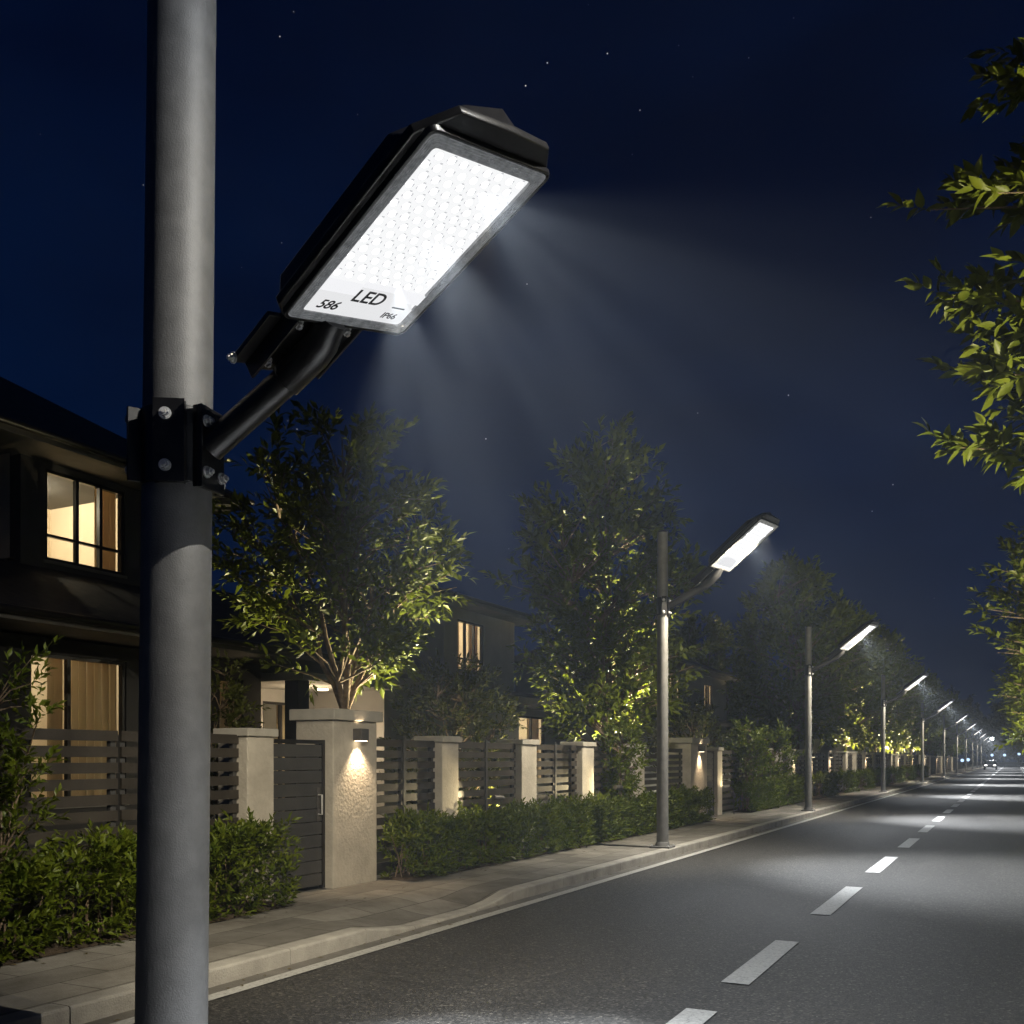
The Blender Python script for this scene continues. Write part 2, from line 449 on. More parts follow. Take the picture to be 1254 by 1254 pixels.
# pavement: sheet with the ramp down to the dropped kerb
xs = [-5.165, -5.3, -5.45, -5.6, -5.75, -5.9, -6.05, -6.42, -7.2]
ys = [-12.0, 0.0] + list(np.arange(6.8, 10.2, 0.12)) + [12, 300]
mb = MB(); V = []; Fc = []
for yy in ys:
    for xx in xs:
        t = min(1, max(0, (xx + 6.05) / 0.87)); t = t * t * (3 - 2 * t)
        V.append((xx, yy, H - 0.1 * drop(yy) * t - 0.003))
nx = len(xs)
for i in range(len(ys) - 1):
    for k in range(nx - 1):
        a = i * nx + k; Fc.append((a, a + nx, a + nx + 1, a + 1))
mb.add(V, Fc)
struct(mb.build('pavement', M['paving']))
struct(MB().box(1.66, 3.0, -12, 300, -0.02, 0.118).build('pavement', M['paving']))
struct(MB().box(-60, -7.2, -12, 300, -0.02, 0.11).build('garden_ground', M['ground']))

def bed(y0, y1):
    ny = int((y1 - y0) / 0.12) + 2; xs = np.linspace(-6.42, -6.98, 6); V = []; Fc = []
    for i in range(ny):
        yy = y0 + (y1 - y0) * i / (ny - 1)
        for k, xx in enumerate(xs):
            e = 0 if (k in (0, 5) or i in (0, ny - 1)) else 1
            V.append((xx + (0.02 * math.sin(yy * 3.1) if k == 0 else 0), yy, H + 0.002 + e * (0.03 + rng.random() * 0.035)))
    for i in range(ny - 1):
        for k in range(5):
            a = i * 6 + k; Fc.append((a, a + 6, a + 7, a + 1))
    o = struct(MB().add(V, Fc).build('planting_bed', M['soil'], smooth=60))
    return o
BEDS = [(2.6, 7.75), (9.98, 23.0), (27.0, 35.5), (38.0, 46.0), (49.0, 64.0), (67.0, 90.0)]
for b in BEDS: bed(*b)
# dead leaves on the beds: uncountable
mb = MB()
for (a, b) in BEDS[:3]:
    for i in range(int((b - a) * 85)):
        yy = a + rng.random() * (b - a); xx = -6.40 - rng.random() ** 1.6 * 0.4; q = rng.random() * 6.28; s = 0.012 + rng.random() * 0.02
        dz = H + 0.07 if xx < -6.45 else H + 0.045
        if xx > -6.42: dz = H + 0.006
        c, sn = math.cos(q) * s, math.sin(q) * s; tz = (rng.random() - 0.5) * 0.02
        mb.add([(xx - c, yy - sn, dz), (xx + sn * 0.5, yy - c * 0.5, dz + 0.006), (xx + c, yy + sn, dz + abs(tz)), (xx - sn * 0.5, yy + c * 0.5, dz + 0.004)], [(0, 1, 2, 3)])
for i in range(150):
    yy = 3.5 + 22 * rng.random(); q = rng.random() * 6.28; s = 0.014 + rng.random() * 0.022
    if rng.random() < .6: xx, dz = -4.99 + abs(rng.normal(0, .07)), 0.010
    else: xx, dz = -6.36 + abs(rng.normal(0, .22)), H + .002
    if dz > .05 and xx > -5.95: continue
    c, sn = math.cos(q) * s, math.sin(q) * s
    mb.add([(xx - c, yy - sn, dz), (xx + sn * 0.5, yy - c * 0.5, dz + 0.006), (xx + c, yy + sn, dz + .003), (xx - sn * 0.5, yy + c * 0.5, dz + 0.005)], [(0, 1, 2, 3)])
tag(mb.build('leaf_litter', M['litter']), 'dry fallen leaves scattered under the hedges and along the kerb', 'leaf litter', kind='stuff')

# ------------------------------------------------------------------ fence, piers, gates
ORD = ['first', 'second', 'third', 'fourth', 'fifth', 'sixth', 'seventh', 'eighth', 'ninth', 'tenth', 'eleventh', 'twelfth', 'thirteenth',
       'fourteenth', 'fifteenth', 'sixteenth', 'seventeenth', 'eighteenth', 'nineteenth', 'twentieth', 'twenty-first', 'twenty-second',
       'twenty-third', 'twenty-fourth', 'twenty-fifth', 'twenty-sixth', 'twenty-seventh', 'twenty-eighth', 'twenty-ninth', 'thirtieth']

def pier(y0, y1, xf, xb, h, label, big=False, group='stone fence piers'):
    t = thing('stone_pier', label, 'pier', ((xf + xb) / 2, (y0 + y1) / 2, H - 0.01), 0, group)
    dx, dy = (xf - xb) / 2, (y1 - y0) / 2
    c = 0.13 if big else 0.085; o = 0.055 if big else 0.035
    MB().box(-dx, dx, -dy, dy, 0, h - c).build('shaft', M['stone'], t, bevel=0.012)
    MB().box(-dx - o, dx + o, -dy - o, dy + o, h - c + 0.001, h).build('cap', M['cap'], t, bevel=0.01)
    return t

def wall_light(xf, yc, z, label, power=26.0):
    t = thing('wall_light', label, 'wall light', (xf, yc, z), 0, 'wall lights on the stone piers')
    MB().box(0.002, 0.13, -0.075, 0.075, -0.07, 0.07).build('housing', M['fixture'], t, bevel=0.008)
    MB().box(0.02, 0.115, -0.06, 0.06, -0.078, -0.0705).build('diffuser', M['warm'], t)
    spot('wall_light_beam', (0.085, 0, -0.085), (-0.03, 0.05, -1), power * 1.9, 100, 0.9, (1.0, 0.74, 0.46), 0.02, t)
    spot('wall_light_upbeam', (0.07, 0, 0.085), (0, 0, 1), power * 0.1, 110, 0.6, (1.0, 0.74, 0.46), 0.02, t)
    return t

def fence_panel(y0, y1, label, h=1.76, posts=1, slat=0.092, gap=0.048):
    x = -7.02
    t = thing('slat_fence', label, 'fence', (x, (y0 + y1) / 2, H - 0.01), 0, 'slatted fence bays between the piers')
    d = (y1 - y0) / 2
    mb = MB(); z = 0.1
    while z + slat <= h:
        mb.box(-0.012, 0.012, -d, d, z, z + slat); z += slat + gap
    mb.build('slat_panel', M['slat'], t)
    py = [-d + 0.03, d - 0.03] + [(-d + 2 * d * (k + 1) / (posts + 1)) for k in range(posts)]
    for q in py:
        MB().box(-0.062, -0.0135, q - 0.028, q + 0.028, 0, h - 0.06).build('post', M['gate'], t)
    # every second bay post also shows as a cover strip in front of the slats
    for q in py[2:]:
        MB().box(0.0135, 0.03, q - 0.03, q + 0.03, 0.06, h + 0.015).build('cover_strip', M['gate'], t)
    return t

def gate(y0, y1, label, h=1.7, side=1):
    x = -7.0
    t = thing('pedestrian_gate', label, 'gate', (x, (y0 + y1) / 2, H - 0.01), 0, None)
    d = (y1 - y0) / 2 - 0.01
    mb = MB(); z = 0.05; n = 11; hh = (h - 0.1) / n
    for k in range(n):
        mb.box(-0.02, 0.012, -d + 0.05, d - 0.05, z + k * hh + 0.004, z + (k + 1) * hh - 0.004)
    mb.build('board_panel', M['gate'], t, bevel=0.004)
    MB().box(-0.03, 0.02, -d, -d + 0.048, 0.02, h).box(-0.03, 0.02, d - 0.048, d, 0.02, h).box(-0.03, 0.02, -d + 0.05, d - 0.05, h - 0.045, h - 0.002).build('gate_frame', M['frame'], t)
    yh = (d - 0.12) * side
    hd = MB().box(0.0125, 0.02, yh - 0.025, yh + 0.025, 0.78, 1.16).build('lock_plate', M['fixture'], t, bevel=0.004)
    MB().tube([(0.02, yh, 0.86), (0.07, yh, 0.86), (0.07, yh, 1.08), (0.02, yh, 1.08)], [0.011] * 4, 8).build('handle', M['bolt'], hd, smooth=40)
    return t

pier(7.62, 8.02, -6.9, -7.3, 1.80, 'slim pale stone pier between the nearest slatted fence and the dark gate')
pier(9.0, 9.86, -6.88, -7.42, 2.06, 'widest and nearest stone pier, lit by a wall light beside the dark gate', True)
wall_light(-6.88, 9.44, 1.89, 'wall light washing the widest stone pier beside the nearest gate', 40)
gate(8.03, 8.99, 'dark boarded gate between the slim pier and the widest stone pier')
fence_panel(1.6, 6.1, 'slatted fence bay behind the shrub, running out of view at its far left end')
fence_panel(6.14, 7.61, 'short slatted fence bay behind the thick lamp pole, ending at the gate pier')
names2 = ['pier mottled with leaf shadows, first beyond the widest pier', 'grey unlit pier, second beyond the widest stone pier',
          'pier, warm lit, at the foot of the tall bushy tree', 'grey pier left of the second lamp pole, fourth beyond the widest pier']
py = [(11.42, 11.87), (13.85, 14.4), (16.3, 16.85), (19.1, 19.65)]
prev = 9.88
for i, (a, b) in enumerate(py):
    pier(a, b, -6.9, -7.3, 1.80, 'stone ' + names2[i])
    fence_panel(prev, a - 0.01, 'slatted fence bay behind the long hedge, %s bay beyond the widest pier' % ORD[i])
    prev = b + 0.01
fence_panel(prev, 22.65, 'slatted fence bay partly hidden by the second lamp pole, fifth beyond the widest pier')
pier(22.7, 24.1, -6.82, -7.42, 2.0, 'broad stone pier with a wall light just beyond the second lamp pole', True)
wall_light(-6.82, 23.4, 1.86, 'wall light on the broad pier just beyond the second lamp pole', 42)
gate(24.12, 25.35, 'dark gate recessed between the broad pier and a slim lit pier beyond the second lamp', side=-1)
pier(25.37, 25.85, -6.9, -7.3, 1.80, 'slim warm lit pier on the far side of the second gate')
far_p = [(33.0, 33.5, 0), (35.0, 35.6, 1), (38.4, 39.1, 1), (42.6, 43.3, 1), (47.5, 48.1, 0), (50.5, 51.1, 0), (54.0, 54.8, 1), (58.0, 58.6, 0), (62.0, 62.7, 1),
         (66.5, 67.2, 0), (70.5, 71.3, 1), (76.0, 76.7, 0), (81, 81.8, 1), (87, 87.8, 0), (93, 93.8, 1), (100, 100.8, 0), (108, 108.9, 1), (117, 118, 0), (126, 127, 1), (138, 139, 0), (150, 151, 1)]
prev = 25.87; nl = 0
for i, (a, b, lit) in enumerate(far_p):
    pier(a, b, -6.88, -7.3, 1.86, 'distant stone pier, %s in the row beyond the second gate%s' % (ORD[i], ', with a wall light' if lit else ', without a wall light'))
    fence_panel(prev, a - 0.01, 'distant slatted fence bay, %s in the row beyond the second gate' % ORD[i], posts=2, slat=0.1, gap=0.07)
    if lit:
        wall_light(-6.88, (a + b) / 2, 1.76, 'small wall light, %s of those on the piers beyond the second gate' % ORD[nl], 34); nl += 1
    prev = b + 0.01

# ------------------------------------------------------------------ street lamps
LW, LL = 0.652, 0.99       # luminous window of a lamp head

def rr(x0, x1, y0, y1, c_near, c_far, z, k=3, flat=False, nose=None):
    """outline with rounded or straight cut corners, near = x0"""
    pts = []
    def corner(cx, cy, sx, sy, c):
        a0 = {(-1, -1): 180, (1, -1): 270, (1, 1): 0, (-1, 1): 90}[(sx, sy)]
        for i in range(k + 1):
            if flat:
                pa = Vector((cx - sx * c + c * math.cos(R(a0)), cy - sy * c + c * math.sin(R(a0)), z)); pb = Vector((cx - sx * c + c * math.cos(R(a0 + 90)), cy - sy * c + c * math.sin(R(a0 + 90)), z))
                pts.append(tuple(pa.lerp(pb, i / k))); continue
            q = R(a0 + 90 * i / k)
            pts.append((cx - sx * c + c * math.cos(q), cy - sy * c + c * math.sin(q), z))
    corner(x0, y0, -1, -1, c_near); corner(x1, y0, 1, -1, c_far)
    if nose is not None: pts.append((x1 + nose, 0.03, z))
    corner(x1, y1, 1, 1, c_far); corner(x0, y1, -1, 1, c_near)
    return pts

def hex_bolt(mb, c, n, r=0.02, h=0.018):
    c = Vector(c); n = Vector(n).normalized()
    mb.tube([c, c + n * h * 0.3], [r * 1.35] * 2, 14)
    mb.tube([c + n * h * 0.3, c + n * h * 1.15], [r, r * 0.97], 6)
    mb.tube([c + n * h * 1.15, c + n * h * 1.7], [r * 0.55, r * 0.5], 10)

def txt(s, name, parent, loc, size, mat, shear=0.0, off=0.0, sx=1.0):
    cu = bpy.data.curves.new(name, 'FONT'); cu.body = s; cu.size = size; cu.shear = shear; cu.offset = off
    cu.extrude = 0.0008; cu.align_x = 'LEFT'
    tmp = bpy.data.objects.new(name + '_outline', cu); link(tmp)
    bpy.context.view_layer.update()
    me = bpy.data.meshes.new_from_object(tmp.evaluated_get(bpy.context.evaluated_depsgraph_get()))
    bpy.data.objects.remove(tmp); bpy.data.curves.remove(cu)
    me.materials.clear(); me.materials.append(mat)
    o = bpy.data.objects.new(name, me); link(o)
    o.parent = parent
    return o

def head_parts(t, M0, axes, hi=True):
    """lamp head; local x along the lamp, y across, z up (light leaves along -z). M0 = middle of the near edge of the window"""
    l, wv, n = [Vector(a) for a in axes]
    Mx = Matrix(((l.x, wv.x, n.x, M0[0]), (l.y, wv.y, n.y, M0[1]), (l.z, wv.z, n.z, M0[2]), (0, 0, 0, 1)))
    hw = LW / 2
    # housing: rim, side walls, sloping top; the window is let into the under side
    x0, x1, yw = -0.055, LL + 0.12, hw + 0.08
    out = [rr(x0, x1, -yw, yw, .07, .14, 0.0, flat=True, nose=0.008),
           rr(x0 - .005, x1 + .005, -yw - .005, yw + .005, .07, .14, 0.012, flat=True, nose=0.010),
           rr(x0 - .005, x1 + .005, -yw - .005, yw + .005, .07, .14, 0.035, flat=True, nose=0.010),
           rr(x0 + .012, x1 - .012, -yw + .012, yw - .012, .07, .18, 0.045, flat=True, nose=0.018),
           rr(x0 + .03, x1 - .04, -yw + .03, yw - .03, .08, .22, 0.115, flat=True, nose=0.048),
           rr(x0 + .10, x1 - .20, -yw + .11, yw - .11, .08, .17, 0.135, flat=True, nose=0.02)]
    mb = MB(); mb.prism(out)
    inner = rr(-0.03, LL + 0.03, -hw - 0.03, hw + 0.03, .03, .03, -0.004)
    rim = rr(-0.03, LL + 0.03, -hw - 0.03, hw + 0.03, .03, .03, -0.016)
    ow = rr(x0 + .005, x1 - .01, -yw + .004, yw - .004, .068, .155, -0.0035)
    # raised lip running round the under side
    o1 = rr(-0.048, LL + 0.048, -hw - 0.05, hw + 0.05, .04, .04, -0.001)
    o2 = rr(-0.044, LL + 0.044, -hw - 0.046, hw + 0.046, .04, .04, -0.024)
    o3 = rr(-0.034, LL + 0.034, -hw - 0.034, hw + 0.034, .03, .03, -0.024)
    o4 = rr(-0.032, LL + 0.032, -hw - 0.032, hw + 0.032, .03, .03, -0.001)
    n0 = len(mb.v); m = len(o1)
    for o_ in (o1, o2, o3, o4): mb.v += o_
    for i in range(3):
        for k in range(m):
            a = n0 + i * m + k; b = n0 + i * m + (k + 1) % m
            mb.f.append((a, a + m, b + m, b))
    # cooling ribs on the top, seen from the side
    for k in range(9):
        yy = -yw + 0.17 + k * (2 * yw - 0.34) / 8
        mb.box(x0 + .16, x1 - .3, yy - .006, yy + .006, 0.13, 0.155)
    head = mb.xform(Mx).build('lamp_head', M['black'], t, smooth=35, bevel=0.004 if hi else 0)
    # clear lens frame with its little screws
    fr = MB(); o1 = rr(-0.03, LL + 0.03, -hw - 0.03, hw + 0.03, .03, .03, -0.0205); o2 = rr(0.02, LL - 0.026, -hw + 0.026, hw - 0.026, .02, .02, -0.0215)
    o3 = rr(0.02, LL - 0.026, -hw + 0.026, hw - 0.026, .02, .02, -0.0085)
    n0 = 0; m = len(o1); fr.v += o1 + o2 + o3
    for i in range(2):
        for k in range(m):
            a = i * m + k; b = i * m + (k + 1) % m
            fr.f.append((a, a + m, b + m, b))
    if hi:
        for q in np.linspace(0.02, LL - 0.02, 7):
            for sgn in (-1, 1): fr.tube([(q, sgn * (hw - .004), -0.021), (q, sgn * (hw - .004), -0.027)], [.011, .009], 8)
        for q in np.linspace(-hw * .5, hw * .5, 3):
            for xx in (-.002, LL + .002): fr.tube([(xx, q, -0.021), (xx, q, -0.027)], [.011, .009], 8)
        # mitred ridge lines
        for d in (0.010, 0.022, 0.034, 0.046):
            pts = rr(-0.03 + d, LL + 0.03 - d, -hw - 0.03 + d, hw + 0.03 - d, .025, .025, -0.0225)
            fr.tube(pts + [pts[0]], [0.0022] * (len(pts) + 1), 5, caps=False)
    fr.xform(Mx).build('lens_frame', M['gasket'], head, smooth=30)
    # luminous board
    zb = -0.009
    MB().add(rr(0.006, LL - 0.006, -hw + .006, hw - .006, .02, .02, zb), [tuple(reversed(range(16)))]).xform(Mx).build('led_board', M['led'], head)
    dots = MB(); marks = MB()
    nr, nc = (14, 8) if hi else (10, 5)
    gm = np.random.default_rng(5)
    for i in range(nr):
        for j in range(nc):
            cx = 0.262 + (LL - 0.325) * i / (nr - 1); cy = -hw + 0.075 + (LW - 0.15) * (j + (0.25 if i % 2 else -0.25) + .0) / (nc - 1)
            cy = max(-hw + .06, min(hw - .06, cy))
            if hi:
                dots.tube([(cx, cy, zb - .001), (cx, cy, zb - .006), (cx, cy, zb - .009)], [.017, .013, .005], 10)
                for (u, v_, ln, wd) in ((.004, .021, .009, .004), (-.006, -.020, .007, .0035), (.022, .002, .004, .008)):
                    if gm.random() < .72:
                        a, b_ = cx + u + gm.normal(0, .002), cy + v_ + gm.normal(0, .002)
                        marks.box(a - ln * .7, a + ln * .7, b_ - wd * .8, b_ + wd * .8, zb - .002, zb - .0005)
            else:
                dots.tube([(cx, cy, zb - .001), (cx, cy, zb - .008)], [.024, .018], 6)
    if hi: marks.xform(Mx).build('led_mark_pattern', M['ledchip'], head)
    dots.xform(Mx).build('led_dot_pattern', M['leddot'], head)
    # printed label plate with curved upper edge, and the white cover blocks above it
    arc = [(0.012, -hw + 0.03), (0.012, hw - 0.03)]
    top = [(0.135 + 0.075 * math.cos(R(q)) * 1.0, (hw - 0.03) * math.sin(R(q))) for q in np.linspace(62, -62, 11)]
    pl = [(x, y_, zb - .006) for x, y_ in [(0.012, -hw + 0.05), (0.012, hw - 0.035), (0.04, hw - 0.012), (0.11, hw - 0.012)] + top + [(0.11, -hw + 0.012), (0.04, -hw + 0.02)]]
    pl2 = [(x, y_, zb - .001) for x, y_, _ in pl]
    MB().prism([pl2, pl]).xform(Mx).build('label_plate', M['sticker'], head)
    if hi:
        blk = MB()
        blk.box(0.16, 0.225, -hw + 0.02, -0.09, zb - .012, zb - .001)
        blk.box(0.215, 0.24, -0.08, 0.16, zb - .010, zb - .001)
        blk.box(0.17, 0.232, 0.17, hw - 0.02, zb - .012, zb - .001)
        blk.xform(Mx).build('cover_block', M['block'], head)
        zt = zb - .0075
        for s, nm, (tx, ty), size, mat, sh, off in (('586', 'number_lettering', (0.050, -0.245), 0.076, M['ink'], 0.34, 0.0009),
                                               ('LED', 'word_lettering', (0.122, -0.095), 0.108, M['greyink'], 0.12, 0.0012),
                                               ('IP66', 'rating_lettering', (0.052, 0.145), 0.052, M['greyink'], 0.2, 0.0004)):
            o = txt(s, nm, head, (0, 0, 0), size, mat, sh, off)
            o.matrix_local = Mx @ Matrix.Translation((tx, ty, zt)) @ Matrix(((0, 1, 0, 0), (1, 0, 0, 0), (0, 0, -1, 0), (0, 0, 0, 1)))
        MB().box(0.122, 0.130, 0.17, 0.25, zt - .0005, zt + .0008).xform(Mx).build('dash_lettering', M['greyink'], head)
    # mounting plate with folded edge, four bolts
    yo = -0.07 if hi else 0.0
    mp = MB().box(-0.46, -0.045, -0.20 + yo, 0.20 + yo, 0.025, 0.04)
    mp.box(-0.46, -0.045, -0.215 + yo, -0.2005 + yo, -0.03, 0.075).box(-0.46, -0.12, -0.285 + yo, -0.2155 + yo, 0.05, 0.075)
    mp.box(-0.46, -0.045, 0.2005 + yo, 0.215 + yo, 0.0, 0.06)
    mpo = mp.xform(Mx).build('mounting_plate', M['black'], t, bevel=0.004 if hi else 0)
    for xx in (-0.39, -0.11):
        for yy in (-0.145, 0.145):
            b = MB(); hex_bolt(b, Mx @ Vector((xx, yy + yo, 0.0245)), -n, 0.021, 0.02); b.build('bolt', M['bolt'], mpo, smooth=30)
    if hi:
        b = MB(); hex_bolt(b, Mx @ Vector((-0.44, -0.286 + yo, 0.06)), -wv, 0.02, 0.02); b.build('bolt', M['bolt'], mpo, smooth=30)
    return Mx, n

def street_lamp(label, base, pole_r, pole_h, lean, clamp_z, M0, axes, arm_az, power, hi, spill=(-.8, .2, -.85), gain=0.9, spow=1.2, sang=122, bang=146, lobe=3.6, lang=76):
    t = thing('street_lamp', label, 'street lamp', base, 0, 'street lamps along the kerb')
    lx, ly = lean
    def ax(z): return Vector((lx * z, ly * z, z))
    zs = np.linspace(0, pole_h, 8)
    MB().tube([ax(z) for z in zs], [pole_r[0] + (pole_r[1] - pole_r[0]) * z / pole_h for z in zs], 40 if hi else 20).build('pole', M['galv'], t, smooth=40)
    bp = MB().box(-pole_r[0] * 1.7, pole_r[0] * 1.7, -pole_r[0] * 1.7, pole_r[0] * 1.7, 0.0, 0.035)
    bp.tube([(0, 0, 0.036), (0, 0, 0.10)], [pole_r[0] * 1.25, pole_r[0] * 1.06], 24)
    bpo = bp.build('base_plate', M['galv'], t, smooth=35, bevel=0.004)
    for sx_ in (-1, 1):
        for sy_ in (-1, 1):
            b = MB(); hex_bolt(b, (sx_ * pole_r[0] * 1.4, sy_ * pole_r[0] * 1.4, 0.035), (0, 0, 1), 0.016, 0.016); b.build('bolt', M['bolt'], bpo, smooth=30)
    MB().tube([ax(pole_h + .001), ax(pole_h + .03)], [pole_r[1] * 1.05, pole_r[1] * .9], 20).build('pole_cap', M['black'], t, smooth=40)
    # clamp
    Rc = pole_r[0] + (pole_r[1] - pole_r[0]) * clamp_z / pole_h
    k = Rc / 0.167; hh = 0.2 * (1 if hi else 0.8)
    c = ax(clamp_z)
    br = MB().tube([c + Vector((0, 0, -hh * .92)), c + Vector((0, 0, hh * .92))], [Rc + .012 * k] * 2, 36)
    plates = [(arm_az - 62, 0.075 * k, 0.0), (arm_az + 4, 0.095 * k, -0.008)]
    for az, hwid, dz in plates:
        d = Vector((math.cos(R(az)), math.sin(R(az)), 0)); tn = Vector((-d.y, d.x, 0))
        br.obox(c + d * (Rc + .026 * k) + Vector((0, 0, dz)), d, tn, (0, 0, 1), .012 * k, hwid, hh)
        for sg in (-1, 1):   # folded sides
            br.obox(c + d * (Rc + .0 * k) + tn * (hwid - .006 * k) * sg + Vector((0, 0, dz)), d, tn, (0, 0, 1), .0135 * k, .0055 * k, hh - .002)
    ears = [arm_az - 62 - 62, arm_az + 4 + 62]
    for az in ears:
        d = Vector((math.cos(R(az)), math.sin(R(az)), 0)); tn = Vector((-d.y, d.x, 0))
        br.obox(c + d * (Rc + .04 * k), d, tn, (0, 0, 1), .034 * k, .012 * k, hh * .9)
    bro = br.build('clamp', M['black'], t, smooth=35, bevel=0.003 if hi else 0)
    for (az, hwid, dz), offs in zip(plates, ((-0.2,), (-0.62, 0.66))):
        d = Vector((math.cos(R(az)), math.sin(R(az)), 0)); tn = Vector((-d.y, d.x, 0))
        for o_ in offs:
            for sg in (-1, 1):
                b = MB(); hex_bolt(b, c + d * (Rc + .0385 * k) + tn * hwid * o_ + Vector((0, 0, dz + sg * hh * .62)), d, 0.022 * (k if hi else .8), 0.024 * (k if hi else .8)); b.build('bolt', M['bolt'], bro, smooth=30)
    if hi:
        for az in ears:
            d = Vector((math.cos(R(az)), math.sin(R(az)), 0)); tn = Vector((-d.y, d.x, 0))
            for sg in (-1, 1):
                b = MB(); q = -1
                hex_bolt(b, c + d * (Rc + .052 * k) + tn * q * .0125 * k + Vector((0, 0, sg * hh * .62)), tn * q, 0.022, 0.026); b.build('bolt', M['bolt'], bro, smooth=30)
    # head, sleeve, arm
    Mx, n = head_parts(t, M0, axes, hi)
    ra = 0.07 if hi else 0.062; rs = 0.08 if hi else 0.072
    d = Vector((math.cos(R(arm_az)), math.sin(R(arm_az)), 0))
    P0 = c + d * (Rc + .03 * k)
    zoff = -rs + 0.022
    ys_ = -0.10 if hi else 0.0; P1 = Mx @ Vector((-0.40, ys_ - .02 * hi, zoff + 0.0)); P2 = Mx @ Vector((-0.20, ys_, zoff)); P3 = Mx @ Vector((-0.13, ys_ + .01, zoff + .01)); P4 = Mx @ Vector((-0.03, ys_ + .02, zoff + 0.05))
    MB().tube([P0, P1, P1 + (P2 - P1) * .4], [ra] * 3, 28).build('arm', M['black'], t, smooth=40)
    dd = (P1 - P0).normalized()
    MB().tube([P1 - dd * 0.02, P1, P1.lerp(P2, .5), P2, P3, P4], [rs, rs, rs, rs, rs * .96, rs * .8], 28).build('sleeve', M['black'], t, smooth=50)
    cpos = Mx @ Vector((LL * 0.56, 0, -0.04))
    spot('street_lamp_beam', cpos, -n, power * gain, bang, 1.0, (0.93, 0.965, 1.0), 0.0, t)
    if not hi:
        spot('street_lamp_lobe', cpos, -n, power * lobe, lang, 1.0, (0.93, 0.965, 1.0), 0.0, t)
    else:    # the moulded lenses throw an uneven, rayed beam from along the whole panel
        lv = Vector(axes[0])
        for px_, tilt in ((.30, -.26), (.58, .06), (.86, .42)):
            lb = spot('street_lamp_lobe', Mx @ Vector((LL * px_, 0.05, -0.04)), -n + lv * tilt - Vector(axes[1]) * .16, power * lobe / 3, lang, 1.0, (0.90, 0.95, 1.0), 0.0, t)
            lb.data.use_nodes = True
            q = lb.data.node_tree; em = [x for x in q.nodes if x.type == 'EMISSION'][0]
            tcq = nd(q, 'ShaderNodeTexCoord'); nq = nd(q, 'ShaderNodeTexNoise', Scale=9.0, Detail=1.5, Roughness=0.5)
            rq = nd(q, 'ShaderNodeMapRange'); rq.inputs['From Min'].default_value = .36; rq.inputs['From Max'].default_value = .66; rq.inputs['To Min'].default_value = .5; rq.inputs['To Max'].default_value = 1.5
            q.links.new(tcq.outputs['Normal'], nq.inputs['Vector']); q.links.new(nq.outputs['Fac'], rq.inputs['Value']); q.links.new(rq.outputs[0], em.inputs['Strength'])
    if spow: spot('street_lamp_spill', Mx @ Vector((LL * .88, 0, -0.2)), spill, power * spow, sang, 1.0, (1.0, 0.88, 0.66), 0.0, t)
    return t

def axes_from(az, el, roll):
    az, el, roll = R(az), R(el), R(roll)
    l = Vector((math.cos(el) * math.cos(az), math.cos(el) * math.sin(az), math.sin(el)))
    w0 = Vector((-math.sin(az), math.cos(az), 0)); n0 = l.cross(w0)
    wv = math.cos(roll) * w0 + math.sin(roll) * n0
    return l, wv, l.cross(wv)

LP = 1500.0
b1 = Vector((-3.735, 3.577, 0))
street_lamp('largest street lamp, on the thick grey pole, its lit panel lettered 586 LED IP66', b1, (0.174, 0.161), 6.1, (0.0092, 0.0047), 3.13,
            Vector((-2.742, 3.702, 3.65)) - b1, axes_from(-17.4, 20.5, 13.4), 6, LP, True, (-4.4, 4.9, -4.5), .8, .85, 70, 124, 22.0, 58)
lab = ['street lamp whose pole stands on the pavement in front of the tall bushy tree', 'thin street lamp standing by the end of the short third hedge, third in the row',
       'fourth street lamp in the row along the kerb', 'fifth street lamp in the row along the kerb', 'sixth street lamp in the row along the kerb', 'seventh street lamp in the row along the kerb',
       'eighth street lamp in the row along the kerb', 'ninth street lamp in the row along the kerb', 'tenth street lamp in the row along the kerb', 'last of the street lamps before the dark wood at the road end']
lamp2 = street_lamp(lab[0], (-5.2, 15.7, H - .003), (0.1, 0.088), 5.25, (0, 0), 4.02, Vector((0.99, 0.0, 4.60)), axes_from(-11.1, 36.4, 2.2), 4, LP, False)
for i, yy in enumerate([28.8, 47.0, 68.5, 91, 113, 135, 157, 179, 201]):
    c_ = copy_tree(lamp2); c_.location = (-5.2, yy, H - .003); c_['label'] = lab[i + 1]
    for ch in c_.children:      # not every lamp of the row is equally strong
        if ch.type == 'LIGHT' and 'lobe' in ch.name:
            ch.data = ch.data.copy(); ch.data.energy *= (1.7, 2.8, 3.4, 3.0, 3.6, 3.2, 3.4, 3.0, 3.4)[i]
c_ = copy_tree(lamp2); c_.location = (2.9, 3.6, H - .003); c_.rotation_euler = (0, 0, R(185)); c_.scale = (1.25, 1.25, 1.25)  # added lamp out of view, filling light on near pole, tree and pavement
c_['label'] = 'added unseen fill lamp beside the viewer on the right of the road'
bpy.context.view_layer.update()
